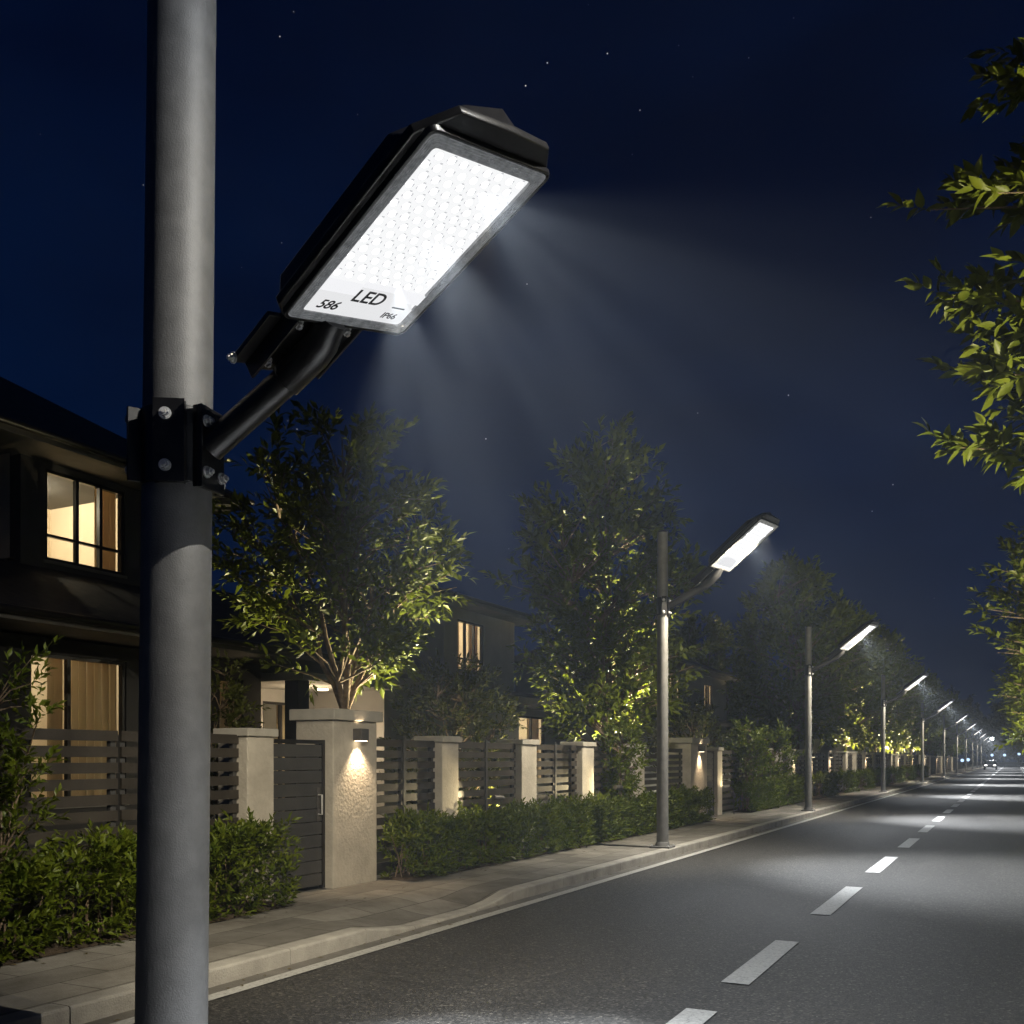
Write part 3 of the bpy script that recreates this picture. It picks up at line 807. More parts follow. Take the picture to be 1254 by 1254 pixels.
for ch in list(c_.children):
    if ch.type == 'LIGHT':
        ch.data = ch.data.copy()
        kind_ = 'lobe' if 'lobe' in ch.name else ('spill' if 'spill' in ch.name else 'beam')
        tgt = {'lobe': Vector((-3.7, 3.6, 4.1)), 'spill': Vector((-0.5, 8.0, 3.0)), 'beam': Vector((-6.7, 6.6, 0.7))}[kind_]
        dl = c_.matrix_world.to_3x3().inverted() @ (tgt - (c_.matrix_world @ ch.location))
        ch.rotation_euler = dl.to_track_quat('-Z', 'Y').to_euler()
        ch.data.energy = {'lobe': 720, 'spill': 120, 'beam': 800}[kind_]
        ch.data.spot_size = R({'lobe': 50, 'spill': 100, 'beam': 62}[kind_])
        ch.data.spot_blend = 0.9
        if kind_ == 'beam': ch.data.color = (1.0, 0.87, 0.64)

# ------------------------------------------------------------------ foliage
def unit(a):
    return a / np.maximum(np.linalg.norm(a, axis=-1, keepdims=True), 1e-9)

def leaf_arrays(P, D, S, g, wr=0.4, hi=False, up=1.0):
    """P base points, D directions, S lengths -> vertices, faces of folded, slightly drooping leaves"""
    n = len(P)
    D = unit(D)
    upv = np.tile(np.array([0, 0, 1.0]), (n, 1)) * up + g.normal(0, 0.55, (n, 3))
    side = unit(np.cross(D, upv)); nor = unit(np.cross(side, D))
    if hi:
        ts = np.array([0.0, .16, .40, .70, 1.0]); ws = np.array([.06, .72, 1.0, .62, 0.0])
    else:
        ts = np.array([0.0, .45, 1.0]); ws = np.array([.05, 1.0, 0.0])
    droop = g.uniform(-.05, .32, (n, 1))
    rows = []
    for t, wv in zip(ts, ws):
        mid = P + D * S[:, None] * t - nor * (S[:, None] * droop * t * t)
        hw = side * (S[:, None] * wr * 0.5 * wv)
        lift = nor * (S[:, None] * 0.09 * wv)
        rows += [mid - hw + lift, mid, mid + hw + lift]
    k = len(ts) * 3
    V = np.stack(rows, 1).reshape(-1, 3)
    fs = []
    for r in range(len(ts) - 1):
        a = r * 3
        fs += [(a, a + 1, a + 4, a + 3), (a + 1, a + 2, a + 5, a + 4)]
    fs = np.array(fs)
    Fm = (fs[None] + (np.arange(n) * k)[:, None, None]).reshape(-1, 4)
    return V, Fm

def shoots(P, D, Ln, g, per=9, size=0.1, wr=0.4, hi=False, spread=0.9):
    """leaf sprays: shoots start at P along D; leaves spiral round each shoot"""
    D = unit(D); n = len(P)
    a = unit(np.cross(D, g.normal(0, 1, (n, 3)))); b = np.cross(D, a)
    Ps, Ds, Ss = [], [], []
    ph = g.random(n) * 6.28
    for j in range(per):
        f = (j + 0.6) / per
        q = ph + j * 2.4
        o = a * np.cos(q)[:, None] + b * np.sin(q)[:, None]
        k = spread * (1.25 - 0.85 * f)
        Ps.append(P + D * (Ln * f)[:, None])
        Ds.append(D * (0.45 + 0.5 * f) + o * k + g.normal(0, .15, (n, 3)) + np.array([0, 0, .08]))
        Ss.append(size * g.uniform(.65, 1.2, n) * (1.0 - 0.25 * abs(f - .45)))
    Ps.append(P + D * Ln[:, None]); Ds.append(D + g.normal(0, .2, (n, 3))); Ss.append(size * g.uniform(.7, 1.1, n))
    return leaf_arrays(np.concatenate(Ps), np.concatenate(Ds), np.concatenate(Ss), g, wr, hi)

def make_tree(name, label, cat, loc, seed, z0, z1, rad, prof, trunk_r, stems, n_cl, leaf, lm, per=8, wr=0.42, split=None, group=None, thick=1.0, lobes=0.35, shoots_per=5, hi=False, spread_shoot=(.25, .5), tips=()):
    """z0..z1 crown height range, rad crown radius, prof(t) radius factor, split = height where the trunk divides"""
    g = np.random.default_rng(seed)
    t = thing(name, label, cat, loc, 0, group)
    split = split if split is not None else z0 * .7
    mb = MB()
    tw = [Vector((0, 0, -0.05)), Vector((g.normal(0, .02), g.normal(0, .02), split * .5)), Vector((g.normal(0, .03), g.normal(0, .03), split))]
    mb.tube(tw, [trunk_r * 1.25, trunk_r, trunk_r * .92], 12)
    S = []
    for k in range(stems):
        az = 2 * math.pi * (k + g.uniform(-.25, .25)) / stems
        if k == 0: tip = Vector((g.normal(0, .12) * rad, g.normal(0, .12) * rad, z0 + (z1 - z0) * .93))
        else:
            ht = g.uniform(.35, .8)
            rr_ = rad * prof(ht) * g.uniform(.55, .8)
            tip = Vector((rr_ * math.cos(az), rr_ * math.sin(az), z0 + (z1 - z0) * ht))
        b = tw[-1]
        pts = []
        for f in np.linspace(0, 1, 7):
            p = b.lerp(tip, f)
            bow = math.sin(math.pi * f) * 0.10 * (tip - b).length
            o = Vector((tip.x, tip.y, 0))
            if o.length > 1e-3: p -= o.normalized() * bow * .4
            p += Vector(g.normal(0, .018 * rad, 3)) * (1 if 0 < f < 1 else 0)
            pts.append(p)
        r0 = trunk_r * (.62 if k else .75)
        mb.tube(pts, [r0 * (1 - .86 * f) for f in np.linspace(0, 1, 7)], 8)
        S.append(pts)
    SP = np.array([[tuple(p) for p in s] for s in S]).reshape(-1, 3)
    ph = g.random(6) * 6.28
    C, OD = [], []
    while len(C) < n_cl:
        ht = g.random(); az = g.random() * 6.283
        lob = 1 + lobes * (math.sin(3 * az + ph[0] + 5 * ht) * .5 + math.sin(5 * az + ph[1] - 7 * ht) * .3 + math.sin(2 * az + ph[2] + 11 * ht) * .35)
        rmax = rad * prof(ht) * lob
        if g.random() > min(1, rmax / rad + .12): continue
        rr_ = rmax * g.random() ** .42
        C.append((rr_ * math.cos(az), rr_ * math.sin(az), z0 + (z1 - z0) * ht)); OD.append((math.cos(az), math.sin(az), .15 + .9 * ht))
    C = np.array(C); OD = np.array(OD)
    P, D, Ln = [], [], []
    for c, od in zip(C, OD):
        dz = c[2] - SP[:, 2]; dist = np.linalg.norm(SP - c, axis=1) + np.where(dz < .15 * rad, 2.0 * rad, 0)
        a = Vector(SP[int(np.argmin(dist))]); cv = Vector(c)
        md = a.lerp(cv, .5) + Vector((0, 0, .06 * (cv - a).length)) + Vector(g.normal(0, .03 * rad, 3))
        th = .011 * thick
        mb.tube([a, md, cv], [th * 1.5, th, th * .5], 5, caps=False)
        for k in range(shoots_per):
            f = g.uniform(.45, 1.0)
            s = (md.lerp(cv, (f - .5) * 2) if f > .5 else a.lerp(md, f * 2))
            d = np.array((cv - a).normalized()) * .6 + od * .55 + g.normal(0, .55, 3)
            P.append(tuple(s)); D.append(d); Ln.append(g.uniform(*spread_shoot))
    for tip in tips:     # long side boughs ending in open leaf sprays
        tv = Vector(tip); a = Vector((tv.x * .12, tv.y * .3, tv.z - .42 * abs(tv.x) * .6))
        md = a.lerp(tv, .55) + Vector((0, 0, .10)) + Vector(g.normal(0, .06, 3))
        mb.tube([a, a.lerp(md, .5) + Vector(g.normal(0, .03, 3)), md, tv], [.030, .022, .013, .004], 6, caps=False)
        bd = np.array((tv - md).normalized())
        for k in range(26):
            f = g.uniform(.30, 1.0) if k else 1.0
            q = (a.lerp(md, f / .55) if f < .55 else md.lerp(tv, (f - .55) / .45))
            sd = g.normal(0, 1, 3); sd -= bd * sd.dot(bd)
            P.append(tuple(q)); D.append(bd * .75 + unit(sd) * (.75 if k else .1) + np.array([0, 0, .25])); Ln.append(g.uniform(.22, .5) * (1.15 - .45 * f))
    P = np.array(P); D = np.array(D); Ln = np.array(Ln)
    mb.build('trunk', M['bark'], t, smooth=60)
    V, Fm = shoots(P, D, Ln, g, per, leaf, wr, hi)
    np_obj('crown', V, Fm, lm, t)
    return t

round_prof = lambda h: max(.12, math.sin(math.pi * (0.12 + .86 * h)) ** .75)
vase_prof = lambda h: max(.15, (0.55 + 1.1 * h if h < .38 else 1.0 - ((h - .38) / .62) ** 2.2 * .82))
near_prof = lambda h: .80 + .22 * math.sin(math.pi * min(1, h * 1.1)) - .5 * max(0, h - .8)
cone_prof = lambda h: max(.12, (0.45 + 1.6 * h if h < .33 else 1.0 - ((h - .33) / .67) ** 1.5 * .8))

make_tree('street_tree', 'vase shaped leafy tree rising behind the widest stone pier', 'tree', (-8.05, 10.75, .1), 11, 2.75, 6.15, 1.75, vase_prof, .07, 6, 150, .175, M['leafA'], split=2.1, group='trees behind the fence', shoots_per=5)
make_tree('street_tree', 'tall bushy tree just left of the second lamp pole', 'tree', (-7.6, 19.2, .1), 12, 2.1, 8.2, 2.2, cone_prof, .085, 6, 260, .23, M['leafA'], split=1.6, group='trees behind the fence', thick=1.3, shoots_per=5, spread_shoot=(.3, .6))
t3 = make_tree('street_tree', 'third tree of the row behind the fence, with the third lamp pole in front', 'tree', (-7.9, 41.0, .1), 13, 2.4, 9.6, 3.0, cone_prof, .12, 6, 250, .33, M['leafA'], split=2.2, group='trees behind the fence', thick=1.8, shoots_per=5, spread_shoot=(.4, .8))
k = 4
for yy, s, rz in ((54, .98, 1.1), (67, 1.02, 2.3), (79, .95, 3.6), (92, 1.0, 4.4), (106, 1.0, 5.2), (121, .95, .7), (137, 1.05, 1.9), (155, 1.0, 3.0)):
    c_ = copy_tree(t3); c_.location = (-7.9, yy, .1); c_.rotation_euler = (0, 0, rz); c_.scale = (s, s, s)
    c_['label'] = 'distant tree behind the fence, %s of the row counted along the road' % ORD[k - 1]; k += 1
for (x, yy, s, rz, lb) in ((-12.5, 33.0, .72, .4, 'dark unlit tree in a garden between the second and third lamp poles'), (-15.0, 52.0, .95, 2.0, 'dark unlit tree deep in a garden behind the third lamp'), (-19.0, 27.0, .62, 2.9, 'dark unlit tree behind the second house')):
    c_ = copy_tree(t3); c_.location = (x, yy, .1); c_.rotation_euler = (0, 0, rz); c_.scale = (s, s, s); c_['label'] = lb
# right side of the road
W_ = [(-.24, 9.0, 7.15), (-.05, 8.5, 6.8), (-.46, 9.2, 6.45), (-.80, 8.9, 6.2), (-.30, 8.4, 5.95), (-.22, 9.3, 5.65), (-.66, 8.8, 5.4), (-.15, 8.6, 5.1), (-.50, 9.1, 4.8), (-.2, 8.3, 4.5), (-.58, 8.8, 4.15), (-.25, 9.3, 4.3), (-.02, 8.6, 3.85), (.1, 9.2, 5.3), (.1, 9.0, 6.3), (.15, 8.9, 4.7), (.2, 9.3, 5.9), (-.1, 9.1, 7.4), (0, 8.8, 6.05), (-.05, 9.2, 5.55), (0, 8.5, 4.95), (-.1, 9.0, 4.55), (.05, 8.7, 4.2), (.15, 9.1, 6.6), (-.35, 9.0, 5.05)]
make_tree('street_tree', 'nearest tree on the right, leafy branches reaching in from the frame edge', 'tree', (2.9, 8.9, .1), 21, 3.3, 7.7, 2.5, near_prof, .14, 8, 380, .165, M['leafN'], split=2.3, group='trees on the right of the road', per=9, wr=.46, thick=1.2, shoots_per=4, hi=True, lobes=.1,
          tips=[(x + .20 - 2.9, y_ - 8.9, z - .1) for x, y_, z in W_])
r2 = make_tree('street_tree', 'second tree on the right side of the road, with a low drooping crown', 'tree', (3.1, 24.0, .1), 22, 1.95, 7.4, 3.5, near_prof, .15, 6, 460, .21, M['leafA'], split=1.8, lobes=.2, group='trees on the right of the road', thick=1.6, shoots_per=5, spread_shoot=(.35, .7))
k = 3
for yy, s, rz in ((36, 1.0, 1.0), (50, 1.05, 2.2), (66, 1.05, 3.1), (84, 1.1, 4.0), (104, 1.15, 5.0), (128, 1.2, .5)):
    c_ = copy_tree(r2); c_.location = (3.3, yy, .1); c_.rotation_euler = (0, 0, rz); c_.scale = (s, s, s)
    c_['label'] = 'distant tree on the right of the road, %s from the viewer on that side' % ORD[k - 1]; k += 1

def make_hedge(label, y0, y1, h, seed, leaf=.085, dens=150, depth=.5):
    g = np.random.default_rng(seed)
    t = thing('hedge', label, 'hedge', (-6.68, (y0 + y1) / 2, H), 0, 'clipped hedges along the fence')
    d = (y1 - y0) / 2; n = int((y1 - y0) * dens)
    yy = g.uniform(-d, d, n)
    lump = 1 + .13 * np.sin(yy * 4.1 + seed) + .1 * np.sin(yy * 9.3 + 2 * seed)
    hz = h * lump
    q = g.random(n)
    zz = np.where(q < .45, hz * g.uniform(.75, .95, n), hz * g.uniform(.05, .85, n))
    xf = depth / 2 * lump
    xx = np.where(q < .45, g.uniform(-1, 1, n) * xf, np.where(q < .85, xf * g.uniform(.55, 1.0, n), -xf * g.uniform(.4, 1.0, n)))
    e = np.minimum(1, (d - np.abs(yy)) / .25)
    D = np.stack([xx / depth * 1.5 + g.normal(0, .3, n), g.normal(0, .45, n) + np.where(e < .6, np.sign(yy) * .8, 0), .75 + g.normal(0, .25, n) - np.where(zz < .4 * h, .35, 0)], 1)
    P = np.stack([xx, yy, zz - .06], 1)
    V, Fm = shoots(P, D, g.uniform(.09, .2, n), g, 9, leaf, .36, False, 1.0)
    V[:, 2] = np.maximum(V[:, 2], .03)
    np_obj('foliage', V, Fm, M['leafB'], t)
    mb = MB()
    for k in range(int((y1 - y0) * 9)):
        a = Vector((g.uniform(-.12, .12), g.uniform(-d, d), 0.0)); b = a + Vector((g.normal(0, .08), g.normal(0, .1), h * g.uniform(.6, .85)))
        mb.tube([a, a.lerp(b, .5) + Vector(g.normal(0, .02, 3)), b], [.009, .007, .004], 5)
    mb.build('stem', M['bark'], t)
    return t
make_hedge('leafy hedge at the near end, passing behind the thick lamp pole up to the gate', 2.7, 7.72, .78, 31, .09, 280)
make_hedge('long leafy hedge from the widest pier to beyond the second lamp pole', 9.98, 22.9, .70, 32, .095, 260)
make_hedge('short hedge between the second gate and the third lamp pole', 27.1, 34.6, .78, 33, .12, 150, .55)
k = 1
for a, b in ((38.3, 41.0), (44.2, 47.0), (50.2, 53.2), (57.0, 60.2), (64.5, 68.0), (73.0, 77.0), (83.0, 88.0)):
    hobj = make_hedge('small rounded hedge clump by the kerb, %s beyond the third lamp pole' % ORD[k - 1], a, b, .85, 40 + k, .17, 70, .7); k += 1

# shrubs
shrub_prof = lambda h: max(.25, .55 + .5 * math.sin(math.pi * (h * .85 + .1)))
make_tree('tall_shrub', 'slender leafy shrub at the far left standing in the near hedge bed', 'shrub', (-6.62, 4.62, H), 51, .75, 2.25, .42, shrub_prof, .018, 4, 60, .085, M['leafB'], split=.12, per=8, thick=.5, shoots_per=4, spread_shoot=(.12, .25))
make_tree('tall_shrub', 'small shrub behind the fence showing right of the thick lamp pole', 'shrub', (-7.75, 8.15, .1), 52, .8, 2.55, .42, shrub_prof, .018, 4, 50, .085, M['leafC'], split=.2, per=8, thick=.5, shoots_per=4, spread_shoot=(.12, .25))
make_tree('garden_bush', 'broad bush behind the fence below the second house window', 'bush', (-8.4, 14.5, .1), 53, .5, 3.05, 1.05, shrub_prof, .04, 6, 150, .11, M['leafC'], split=.3, per=8, thick=.7, shoots_per=5, spread_shoot=(.2, .35))
make_tree('tall_shrub', 'narrow leafy sapling in front of the fence beside the warm lit third pier', 'shrub', (-6.74, 17.75, H), 54, .7, 2.1, .42, shrub_prof, .02, 4, 60, .11, M['leafB'], split=.15, per=8, thick=.6, shoots_per=4, spread_shoot=(.15, .28))
make_tree('garden_bush', 'warm lit bush above the broad pier beyond the second lamp pole', 'bush', (-8.4, 27.8, .1), 55, .6, 3.1, 1.0, shrub_prof, .04, 5, 110, .15, M['leafC'], split=.3, per=8, thick=.9, shoots_per=4, spread_shoot=(.25, .4))
make_tree('tall_shrub', 'sparse tall shrub behind the short third hedge, nearest the second gate', 'shrub', (-6.78, 28.0, H), 56, .5, 2.4, .6, shrub_prof, .025, 4, 70, .15, M['leafB'], split=.15, per=8, thick=.8, shoots_per=4, spread_shoot=(.2, .35))
make_tree('tall_shrub', 'sparse tall shrub behind the short third hedge, further along it', 'shrub', (-6.8, 31.6, H), 57, .5, 2.45, .7, shrub_prof, .025, 4, 70, .16, M['leafB'], split=.15, per=8, thick=.8, shoots_per=4, spread_shoot=(.2, .35))

# dark wood closing the road
g = np.random.default_rng(77)
n = 5200
xx = g.uniform(-75, 75, n); top = 17 + 3.5 * np.sin(xx * .21) + 2.5 * np.sin(xx * .53 + 1) + 1.5 * np.sin(xx * 1.3)
zz = top * g.random(n) ** .8; yy = g.uniform(255, 275, n)
V, Fm = shoots(np.stack([xx, yy, zz], 1), np.stack([g.normal(0, .5, n), -.6 + g.normal(0, .4, n), .6 + g.normal(0, .3, n)], 1), g.uniform(.8, 1.8, n), g, 7, 1.1, .5)
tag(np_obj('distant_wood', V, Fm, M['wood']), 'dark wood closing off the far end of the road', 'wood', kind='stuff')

# ------------------------------------------------------------------ houses
WARM = (1.0, 0.84, 0.60)
def window(h, x, y0, y1, z0, z1, mull, rail=None, curtains=(), power=20.0, depth=1.6, furniture=False):
    """window in a wall facing the road (plane at x); a furnished, lit room stands behind it"""
    t = bpy.data.objects.new('window', None); link(t); t.parent = h; t.location = (x, (y0 + y1) / 2, (z0 + z1) / 2)
    a, b = (y1 - y0) / 2, (z1 - z0) / 2
    f = 0.05
    fr = MB().box(-.06, .025, -a, -a + f, -b, b).box(-.06, .025, a - f, a, -b, b).box(-.06, .025, -a + f, a - f, b - f, b).box(-.06, .025, -a + f, a - f, -b, -b + f)
    for m in mull: fr.box(-.05, .02, -a + 2 * a * m - f * .55, -a + 2 * a * m + f * .55, -b + f, b - f)
    if rail is not None: fr.box(-.045, .017, -a + f, a - f, -b + 2 * b * rail - f * .4, -b + 2 * b * rail + f * .4)
    fr.build('frame', M['frame'], t)
    MB().box(-.03, -.024, -a + f * .5, a - f * .5, -b + f * .5, b - f * .5).build('pane', M['glass'], t)
    MB().box(.026, .07, -a - .04, a + .04, -b - .05, -b - .002).build('sill', M['trim'], t)
    X0 = -depth
    ra, rb, rt = a + .5, b + .05, b + .28
    room = MB()
    room.quad((X0, -ra, -rb), (X0, ra, -rb), (X0, ra, rt), (X0, -ra, rt))
    room.quad((X0, -ra, -rb), (-.08, -ra, -rb), (-.08, ra, -rb), (X0, ra, -rb))
    room.quad((X0, -ra, rt), (X0, ra, rt), (-.08, ra, rt), (-.08, -ra, rt))
    room.quad((X0, -ra, -rb), (X0, -ra, rt), (-.08, -ra, rt), (-.08, -ra, -rb))
    room.quad((X0, ra, -rb), (-.08, ra, -rb), (-.08, ra, rt), (X0, ra, rt))
    room.build('room', M['room'], t)
    for (c0, c1) in curtains:
        V = []; Fq = []; N = 26
        for i in range(N + 1):
            yq = -a + 2 * a * (c0 + (c1 - c0) * i / N); xq = -.17 + .035 * math.sin(i * 1.55) + .01 * math.sin(i * .7)
            V += [(xq, yq, -b - .03), (xq, yq, b + .05)]
        for i in range(N): Fq.append((2 * i, 2 * i + 2, 2 * i + 3, 2 * i + 1))
        MB().add(V, Fq).build('curtain', M['curtain'], t, smooth=80)
    if furniture:
        MB().box(X0 + .05, X0 + .5, -a * .75, -a * .1, -rb + .005, -b + .55).tube([(X0 + .3, -a * .3, -b + .55), (X0 + .3, -a * .3, -b + .8)], [.09, .16], 12).build('furniture', M['furn'], t, bevel=.02)
    point('room_light', (-depth * .62, -a * .2, rt - .25), power, WARM, .12, t)
    return t

def wall_face(mb, x, y0, y1, z0, z1, holes):
    """front wall plane at x with rectangular window holes (non overlapping)"""
    ysn = sorted({y0, y1, *[h[0] for h in holes], *[h[1] for h in holes]}); zsn = sorted({z0, z1, *[h[2] for h in holes], *[h[3] for h in holes]})
    for i in range(len(ysn) - 1):
        for k in range(len(zsn) - 1):
            cy, cz = (ysn[i] + ysn[i + 1]) / 2, (zsn[k] + zsn[k + 1]) / 2
            if any(h[0] < cy < h[1] and h[2] < cz < h[3] for h in holes): continue
            mb.quad((x, ysn[i], zsn[k]), (x, ysn[i + 1], zsn[k]), (x, ysn[i + 1], zsn[k + 1]), (x, ysn[i], zsn[k + 1]))
    for h in holes:   # reveals
        a, b, c, d = h; xi = x - .12
        mb.quad((x, a, c), (xi, a, c), (xi, a, d), (x, a, d)); mb.quad((x, b, c), (x, b, d), (xi, b, d), (xi, b, c))
        mb.quad((x, a, d), (xi, a, d), (xi, b, d), (x, b, d)); mb.quad((x, a, c), (x, b, c), (xi, b, c), (xi, a, c))

def block(h, name, mat, xf, xb, y0, y1, z0, z1, holes=()):
    mb = MB(); wall_face(mb, xf, y0, y1, z0, z1, list(holes))
    mb.quad((xf, y0, z0), (xf, y0, z1), (xb, y0, z1), (xb, y0, z0)); mb.quad((xf, y1, z0), (xb, y1, z0), (xb, y1, z1), (xf, y1, z1))
    mb.quad((xb, y0, z0), (xb, y0, z1), (xb, y1, z1), (xb, y1, z0)); mb.quad((xf, y0, z1), (xf, y1, z1), (xb, y1, z1), (xb, y0, z1))
    return mb.build(name, mat, h)

def hip_roof(h, name, xf, xb, y0, y1, ze, zr, hip0=2.0, hip1=2.0, fascia=.16, xr=None):
    """roof with ridge along the road; eave at ze, fascia and soffit below"""
    xr = (xf + xb) / 2 if xr is None else xr
    mb = MB()
    e = [(xf, y0, ze), (xf, y1, ze), (xb, y1, ze), (xb, y0, ze)]; r = [(xr, y0 + hip0, zr), (xr, y1 - hip1, zr)]
    mb.add(e + r, [(0, 1, 5, 4), (1, 2, 5), (2, 3, 4, 5), (3, 0, 4)])
    o = mb.build(name, M['roof'], h)
    fb = MB().box(xb + .02, xf - .02, y0 + .02, y1 - .02, ze - fascia, ze - .004)
    fb.build('fascia', M['trim'], o)
    MB().tube([(xf + .05, y0, ze - .05), (xf + .05, y1, ze - .05)], [.055, .055], 10).build('rain_gutter', M['frame'], o, smooth=50)
    return o

# house 1
h1 = thing('detached_house', 'nearest two-storey house at the left, with a lit upper window and a lit porch', 'house')
w1 = (9.97, 11.45, 4.62, 6.0); w2 = (8.95, 10.6, .95, 3.08); w3 = (12.55, 13.15, 1.2, 3.0)
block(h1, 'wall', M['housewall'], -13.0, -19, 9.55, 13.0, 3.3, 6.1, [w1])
block(h1, 'wall', M['darkwall'], -14.2, -19, 3.5, 9.5, 3.3, 6.1)
block(h1, 'wall', M['darkwall'], -12.0, -19, 3.0, 13.6, .05, 3.3, [w2, w3])
hip_roof(h1, 'roof', -12.25, -19.8, 3.0, 13.6, 6.27, 8.45, .2, 2.6)
# lean-to roof over the ground floor
mb = MB(); mb.add([(-11.0, 2.5, 3.5), (-11.0, 18.3, 3.5), (-13.02, 18.3, 4.5), (-13.02, 2.5, 4.5)], [(0, 1, 2, 3)])
mb.add([(-11.0, 13.05, 3.51), (-11.0, 18.4, 3.51), (-17.5, 18.4, 3.51), (-17.5, 13.05, 3.51), (-14.2, 13.05, 5.0), (-14.2, 15.4, 5.0)], [(0, 1, 5, 4), (1, 2, 5), (2, 3, 4, 5)])
lr = mb.build('lower_roof', M['roof'], h1)
MB().box(-17, -11.02, 2.5, 18.3, 3.34, 3.49).build('fascia', M['trim'], lr)
MB().tube([(-10.95, 2.5, 3.45), (-10.95, 18.3, 3.45)], [.055, .055], 10).build('rain_gutter', M['frame'], lr, smooth=50)
window(h1, -13.05, *w1, (.40, .70), .28, ((.72, 1.0),), 200, 2.4, True)
window(h1, -12.05, *w2, (.40,), None, ((.27, .42), (.47, 1.0)), 70, 1.8)
window(h1, -12.05, *w3, (), None, ((0, 1.0),), 7, 1.2)
# porch
w4 = (14.9, 16.2, .5, 2.75)
block(h1, 'porch_wall', M['render'], -13.1, -18, 13.62, 16.5, .05, 3.3, [w4])
block(h1, 'bay_wall', M['render'], -11.35, -18, 16.52, 18.0, .05, 3.3)
window(h1, -13.15, *w4, (.45,), None, ((.5, 1.0),), 9, 1.4)
MB().box(-13.09, -11.06, 13.62, 16.5, 3.0, 3.14).build('porch_canopy', M['render'], h1, bevel=.01)
MB().box(-11.5, -11.2, 13.65, 13.95, .1, 2.995).build('porch_post', M['darkwall'], h1)
pl = MB().tube([(-12.2, 15.6, 2.97), (-12.2, 15.6, 2.999)], [.12, .13], 16).build('porch_lamp', M['warm'], h1)
spot('porch_light', (-12.2, 15.6, 2.93), (0.1, -.05, -1), 160, 150, .6, (1.0, .76, .48), .08, h1)
point('porch_glow', (-11.9, 15.0, 2.45), 45, (1.0, .76, .48), .08, h1)

def small_house(label, Y, L_, wins_up, wins_low, up=None, ridge=6.9, p=16):
    h = thing('detached_house', label, 'house', (0, 0, 0), 0, None)
    u0, u1 = up
    block(h, 'upper_wall', M['render'], -13.0, -19, u0, u1, 3.0, 5.6, [w_[:4] for w_ in wins_up])
    hip_roof(h, 'roof', -12.35, -19.6, u0 - .6, u1 + .6, 5.75, ridge, 2.2, 2.2)
    block(h, 'lower_wall', M['render'], -12.0, -19.5, Y, Y + L_, .05, 3.0, [w_[:4] for w_ in wins_low])
    mb = MB(); a, b = Y - .5, Y + L_ + .5
    mb.add([(-11.1, a, 3.2), (-11.1, b, 3.2), (-20, b, 3.2), (-20, a, 3.2), (-14.6, a + 2.6, 3.9), (-14.6, b - 2.6, 3.9)], [(0, 1, 5, 4), (1, 2, 5), (2, 3, 4, 5), (3, 0, 4)])
    lr = mb.build('lower_roof', M['roof'], h)
    MB().box(-19.9, -11.12, a + .02, b - .02, 3.03, 3.19).build('fascia', M['trim'], lr)
    for w_ in wins_up: window(h, -13.05, *w_[:4], (.33, .66) if w_[1] - w_[0] > 1.2 else (.5,), .25, ((0, .30), (.66, 1.0)), w_[4], 1.5)
    for w_ in wins_low: window(h, -12.05, *w_[:4], (.5,), None, ((0, .2), (.55, 1.0)), w_[4], 1.5)
    return h
small_house('second two-storey house, lit window in its pale upper wall left of the bushy tree', 19.2, 9.0, [(22.3, 23.75, 3.95, 5.3, 90)], [(23.9, 25.6, 1.0, 2.8, 110)], (21.6, 25.6), 7.0)
small_house('third house, with narrow lit upper windows just right of the second lamp pole', 30.0, 20.0, [(40.2, 41.8, 3.9, 5.2, 90), (45.5, 46.9, 3.9, 5.2, 90)], [(30.8, 32.3, 1.0, 2.8, 110), (36.0, 37.4, 1.0, 2.7, 60)], (37.5, 49.5), 7.2)
small_house('fourth house, mostly hidden behind the trees beyond the third lamp pole', 56.0, 15.0, [(61, 62.6, 3.9, 5.2, 90)], [(60, 61.6, 1.0, 2.7, 80)], (58, 68), 7.2)
small_house('fifth and most distant house behind the row of trees', 78.0, 16.0, [(84, 85.6, 3.9, 5.2, 90)], [(82, 83.6, 1.0, 2.7, 80)], (80, 91), 7.2)

# ------------------------------------------------------------------ added spike lights (warm), standing in for unseen light on foliage and piers
def fill_spike(x, yy, z, aim, power, label, size=80, col=(1.0, .80, .44)):
    t = thing('fill_spike', label, 'added fill light', (x, yy, H - .01), 0, 'added spike lights')
    MB().tube([(0, 0, 0), (0, 0, z - .04)], [.008, .01], 8).build('spike', M['fixture'], t)
    d = Vector(aim).normalized(); c = Vector((0, 0, z))
    MB().tube([c - d * .06, c - d * .05, c + d * .03], [.02, .038, .042], 14).build('housing', M['fixture'], t, smooth=40)
    MB().tube([c + d * .031, c + d * .15, c + d * .1501, c + d * .0315], [.042, .044, .041, .039], 14, caps=False).build('hood', M['fixture'], t, smooth=40)
    MB().tube([c + d * .0305, c + d * .033], [.036, .036], 14).build('lens', M['warm'], t)
    spot('fill_spike_beam', c + d * .155, d, power, size, .6, col, .0, t)
fill_spike(-7.25, 12.7, .5, (-.9, -1.9, 3.9), 2900, 'added spike light uplighting the vase shaped tree behind the widest pier', 56, (1, .86, .52))
fill_spike(-7.2, 21.5, .5, (-.6, -2.2, 4.0), 10000, 'added spike light uplighting the tall bushy tree', 74, (1, .86, .52))
fill_spike(1.95, 6.6, .35, (-.25, .6, 1), 3000, 'added spike light uplighting the nearest tree on the right', 95, (1.0, .88, .58))
fill_spike(1.95, 19.6, .35, (-.2, .7, 1), 2600, 'added spike light uplighting the second tree on the right', 100, (1.0, .88, .58))
fill_spike(1.95, 33.0, .35, (-.2, .7, 1), 2600, 'added spike light uplighting the third tree on the right', 100, (1.0, .88, .58))
